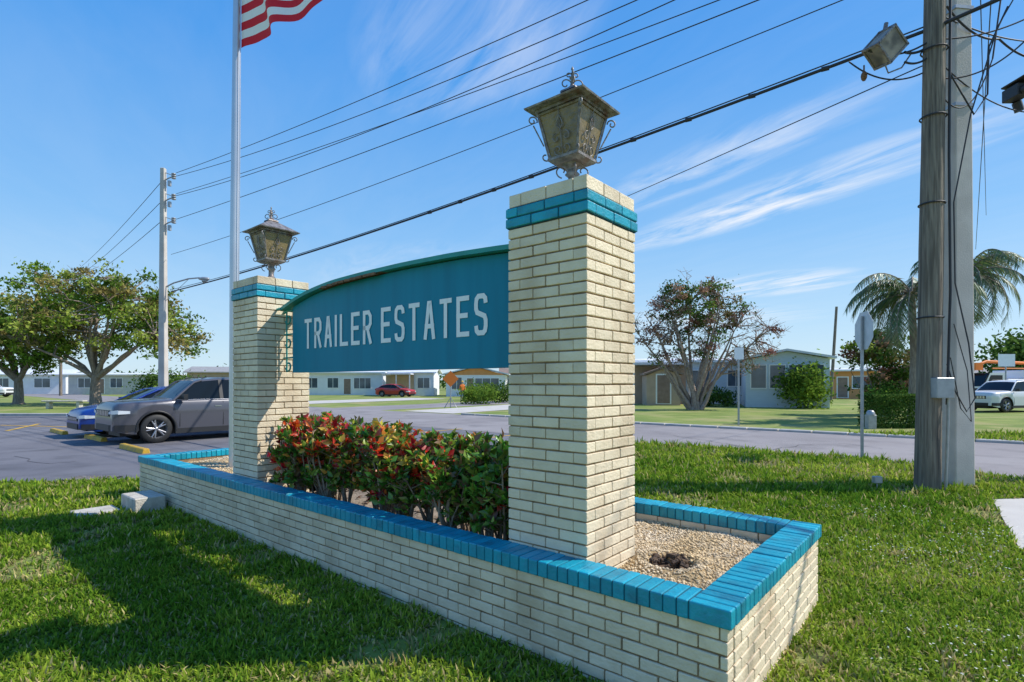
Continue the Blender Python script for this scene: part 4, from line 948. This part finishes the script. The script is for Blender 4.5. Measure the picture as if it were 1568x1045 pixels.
def person(name,loc,rz,h=1.75):
    e=empty(name,loc,rz)
    me=bpy.data.meshes.new('body'); V=[(0,0,.95),(0,0,1.15),(0,.0,1.40),(0,0,1.52),(0,.01,1.62),(0,.01,1.72),(-.19,0,1.42),(-.24,.03,1.14),(-.22,-.12,.93),(-.21,-.18,.86),(.19,0,1.42),(.25,.02,1.14),(.24,-.08,.92),(.24,-.12,.84),(-.10,0,.90),(-.12,-.04,.50),(-.12,.04,.09),(-.12,-.10,.04),(.10,0,.90),(.13,.05,.50),(.14,.12,.09),(.14,-.01,.04)]
    E=[(0,1),(1,2),(2,3),(3,4),(4,5),(2,6),(6,7),(7,8),(8,9),(2,10),(10,11),(11,12),(12,13),(0,14),(14,15),(15,16),(16,17),(0,18),(18,19),(19,20),(20,21)]
    r=[.15,.14,.16,.06,.095,.085,.075,.052,.04,.035,.075,.052,.04,.035,.10,.07,.05,.045,.10,.07,.05,.045]
    me.from_pydata(V,E,[]); o=bpy.data.objects.new('body',me); col.objects.link(o); o.parent=e
    sk=o.modifiers.new('s','SKIN')
    for i,x in enumerate(r): me.skin_vertices[0].data[i].radius=(x,x*.8,)
    me.skin_vertices[0].data[0].use_root=True
    o.modifiers.new('u','SUBSURF').levels=1
    m=bpy.data.materials.new('worker_clothes'); m.use_nodes=True; N=m.node_tree.nodes; L=m.node_tree.links
    tc=N.new('ShaderNodeTexCoord'); sx=N.new('ShaderNodeSeparateXYZ'); cr=N.new('ShaderNodeValToRGB'); cr.color_ramp.interpolation='CONSTANT'
    mr=N.new('ShaderNodeMath'); mr.operation='DIVIDE'; mr.inputs[1].default_value=1.85; L.new(tc.outputs['Object'],sx.inputs[0]); L.new(sx.outputs[2],mr.inputs[0]); L.new(mr.outputs[0],cr.inputs[0])
    els=cr.color_ramp.elements; els[0].position=0; els[0].color=(.03,.03,.03,1); els[1].position=.06; els[1].color=(.04,.06,.12,1)
    for ps,c in ((.53,(.8,.2,.02,1)),(.82,(.45,.28,.2,1)),(.92,(.7,.5,.05,1))): x=els.new(ps); x.color=c
    L.new(cr.outputs[0],N['Principled BSDF'].inputs['Base Color']); me.materials.append(m)
    g=MB(); g.lathe([(.14,1.73),(.105,1.74),(.10,1.79),(.06,1.84),(0,1.85)],(0,0,0),'z',0,12); g.obj('hard_hat',[m_yellow],e)
person('road_worker',gp(708,615),.4)
# ---------------------------------------------------------------- light & sky
EL=math.radians(45); az=Vector((.995,.06,0)).normalized(); sv=az*math.cos(EL)+Vector((0,0,math.sin(EL)))
sd=bpy.data.lights.new('sun','SUN'); sd.energy=5.0; sd.angle=math.radians(.5); sd.color=(1,.95,.86); so_=bpy.data.objects.new('sun',sd); col.objects.link(so_); so_.rotation_euler=sv.to_track_quat('Z','Y').to_euler(); so_.location=(20,0,30)
wd=bpy.data.worlds.new('World'); scene.world=wd; wd.use_nodes=True; nt=wd.node_tree; N=nt.nodes; L=nt.links
bg=N['Background']; sky=N.new('ShaderNodeTexSky'); sky.sky_type='NISHITA'; sky.sun_disc=False; sky.sun_elevation=EL; sky.sun_rotation=math.atan2(az.x,az.y)
sky.air_density=1.0; sky.dust_density=.6; sky.ozone_density=1.6
bg.inputs[1].default_value=.15
tc=N.new('ShaderNodeTexCoord')
def mth(op,a,b=None,clamp=False):
    n=N.new('ShaderNodeMath'); n.operation=op; n.use_clamp=clamp
    for i,v in enumerate((a,b)):
        if v is None: continue
        if isinstance(v,(int,float)): n.inputs[i].default_value=v
        else: L.new(v,n.inputs[i])
    return n.outputs[0]
sp_=N.new('ShaderNodeSeparateXYZ'); L.new(tc.outputs['Generated'],sp_.inputs[0])
z=mth('MAXIMUM',sp_.outputs[2],.03); X=mth('DIVIDE',sp_.outputs[0],z); Y=mth('DIVIDE',sp_.outputs[1],z)
u=mth('SUBTRACT',mth('MULTIPLY',X,.45),mth('MULTIPLY',Y,.89)); v=mth('ADD',mth('MULTIPLY',X,.89),mth('MULTIPLY',Y,.45))
cb=N.new('ShaderNodeCombineXYZ'); L.new(mth('MULTIPLY',u,.9),cb.inputs[0]); L.new(mth('MULTIPLY',v,3.2),cb.inputs[1])
nz=N.new('ShaderNodeTexNoise'); nz.inputs['Scale'].default_value=1.3; nz.inputs['Detail'].default_value=7; nz.inputs['Roughness'].default_value=.62; nz.inputs['Distortion'].default_value=.5; L.new(cb.outputs[0],nz.inputs['Vector'])
def blob(cu,cv,ru,rv,s):
    a=mth('POWER',mth('ABSOLUTE',mth('DIVIDE',mth('SUBTRACT',u,cu),ru)),2); b=mth('POWER',mth('ABSOLUTE',mth('DIVIDE',mth('SUBTRACT',v,cv),rv)),2)
    return mth('MULTIPLY',mth('SUBTRACT',1,mth('ADD',a,b),True),s)
msk=blob(-2.1,2.6,1.4,.34,.9)
for bb in ((-1.9,1.92,1.1,.26,.5),(-1.5,.62,.55,.35,.36),(-3.7,4.9,.9,.8,.75),(-5.0,1.5,1.5,1.0,.3),(-6.5,6.5,2,2,.5)): msk=mth('ADD',msk,blob(*bb))
dens=mth('MULTIPLY',mth('MULTIPLY',mth('SUBTRACT',nz.outputs['Fac'],.40,True),3.8,True),mth('ADD',msk,.03),True)
rp=N.new('ShaderNodeValToRGB'); L.new(sp_.outputs[2],rp.inputs[0]); el=rp.color_ramp.elements
el[0].position=0; el[0].color=(.64,.84,.97,1); el[1].position=1; el[1].color=(.03,.20,.72,1)
for ps,c in ((.10,(.48,.74,.99,1)),(.25,(.25,.56,.98,1)),(.5,(.08,.37,.92,1))): x=el.new(ps); x.color=c
sc=N.new('ShaderNodeVectorMath'); sc.operation='SCALE'; sc.inputs['Scale'].default_value=6.6; L.new(rp.outputs[0],sc.inputs[0])
mxs=N.new('ShaderNodeMixRGB'); mxs.inputs[0].default_value=.86; L.new(sky.outputs[0],mxs.inputs[1]); L.new(sc.outputs[0],mxs.inputs[2])
mx=N.new('ShaderNodeMixRGB'); L.new(dens,mx.inputs[0]); L.new(mxs.outputs[0],mx.inputs[1]); mx.inputs[2].default_value=(6.5,6.6,6.8,1)
L.new(mx.outputs[0],bg.inputs[0])
# ---------------------------------------------------------------- camera
cd=bpy.data.cameras.new('camera'); cam=bpy.data.objects.new('camera',cd); col.objects.link(cam); cam.location=(0,0,H); cam.rotation_euler=(math.pi/2,0,0)
cd.sensor_width=36; cd.lens=F/1568*36; cd.shift_y=64.5/1568; cd.clip_end=3000; cd.clip_start=.05; scene.camera=cam
scene.view_settings.view_transform='Standard'; scene.view_settings.look='None'; scene.view_settings.exposure=0; scene.view_settings.gamma=1
print('done')
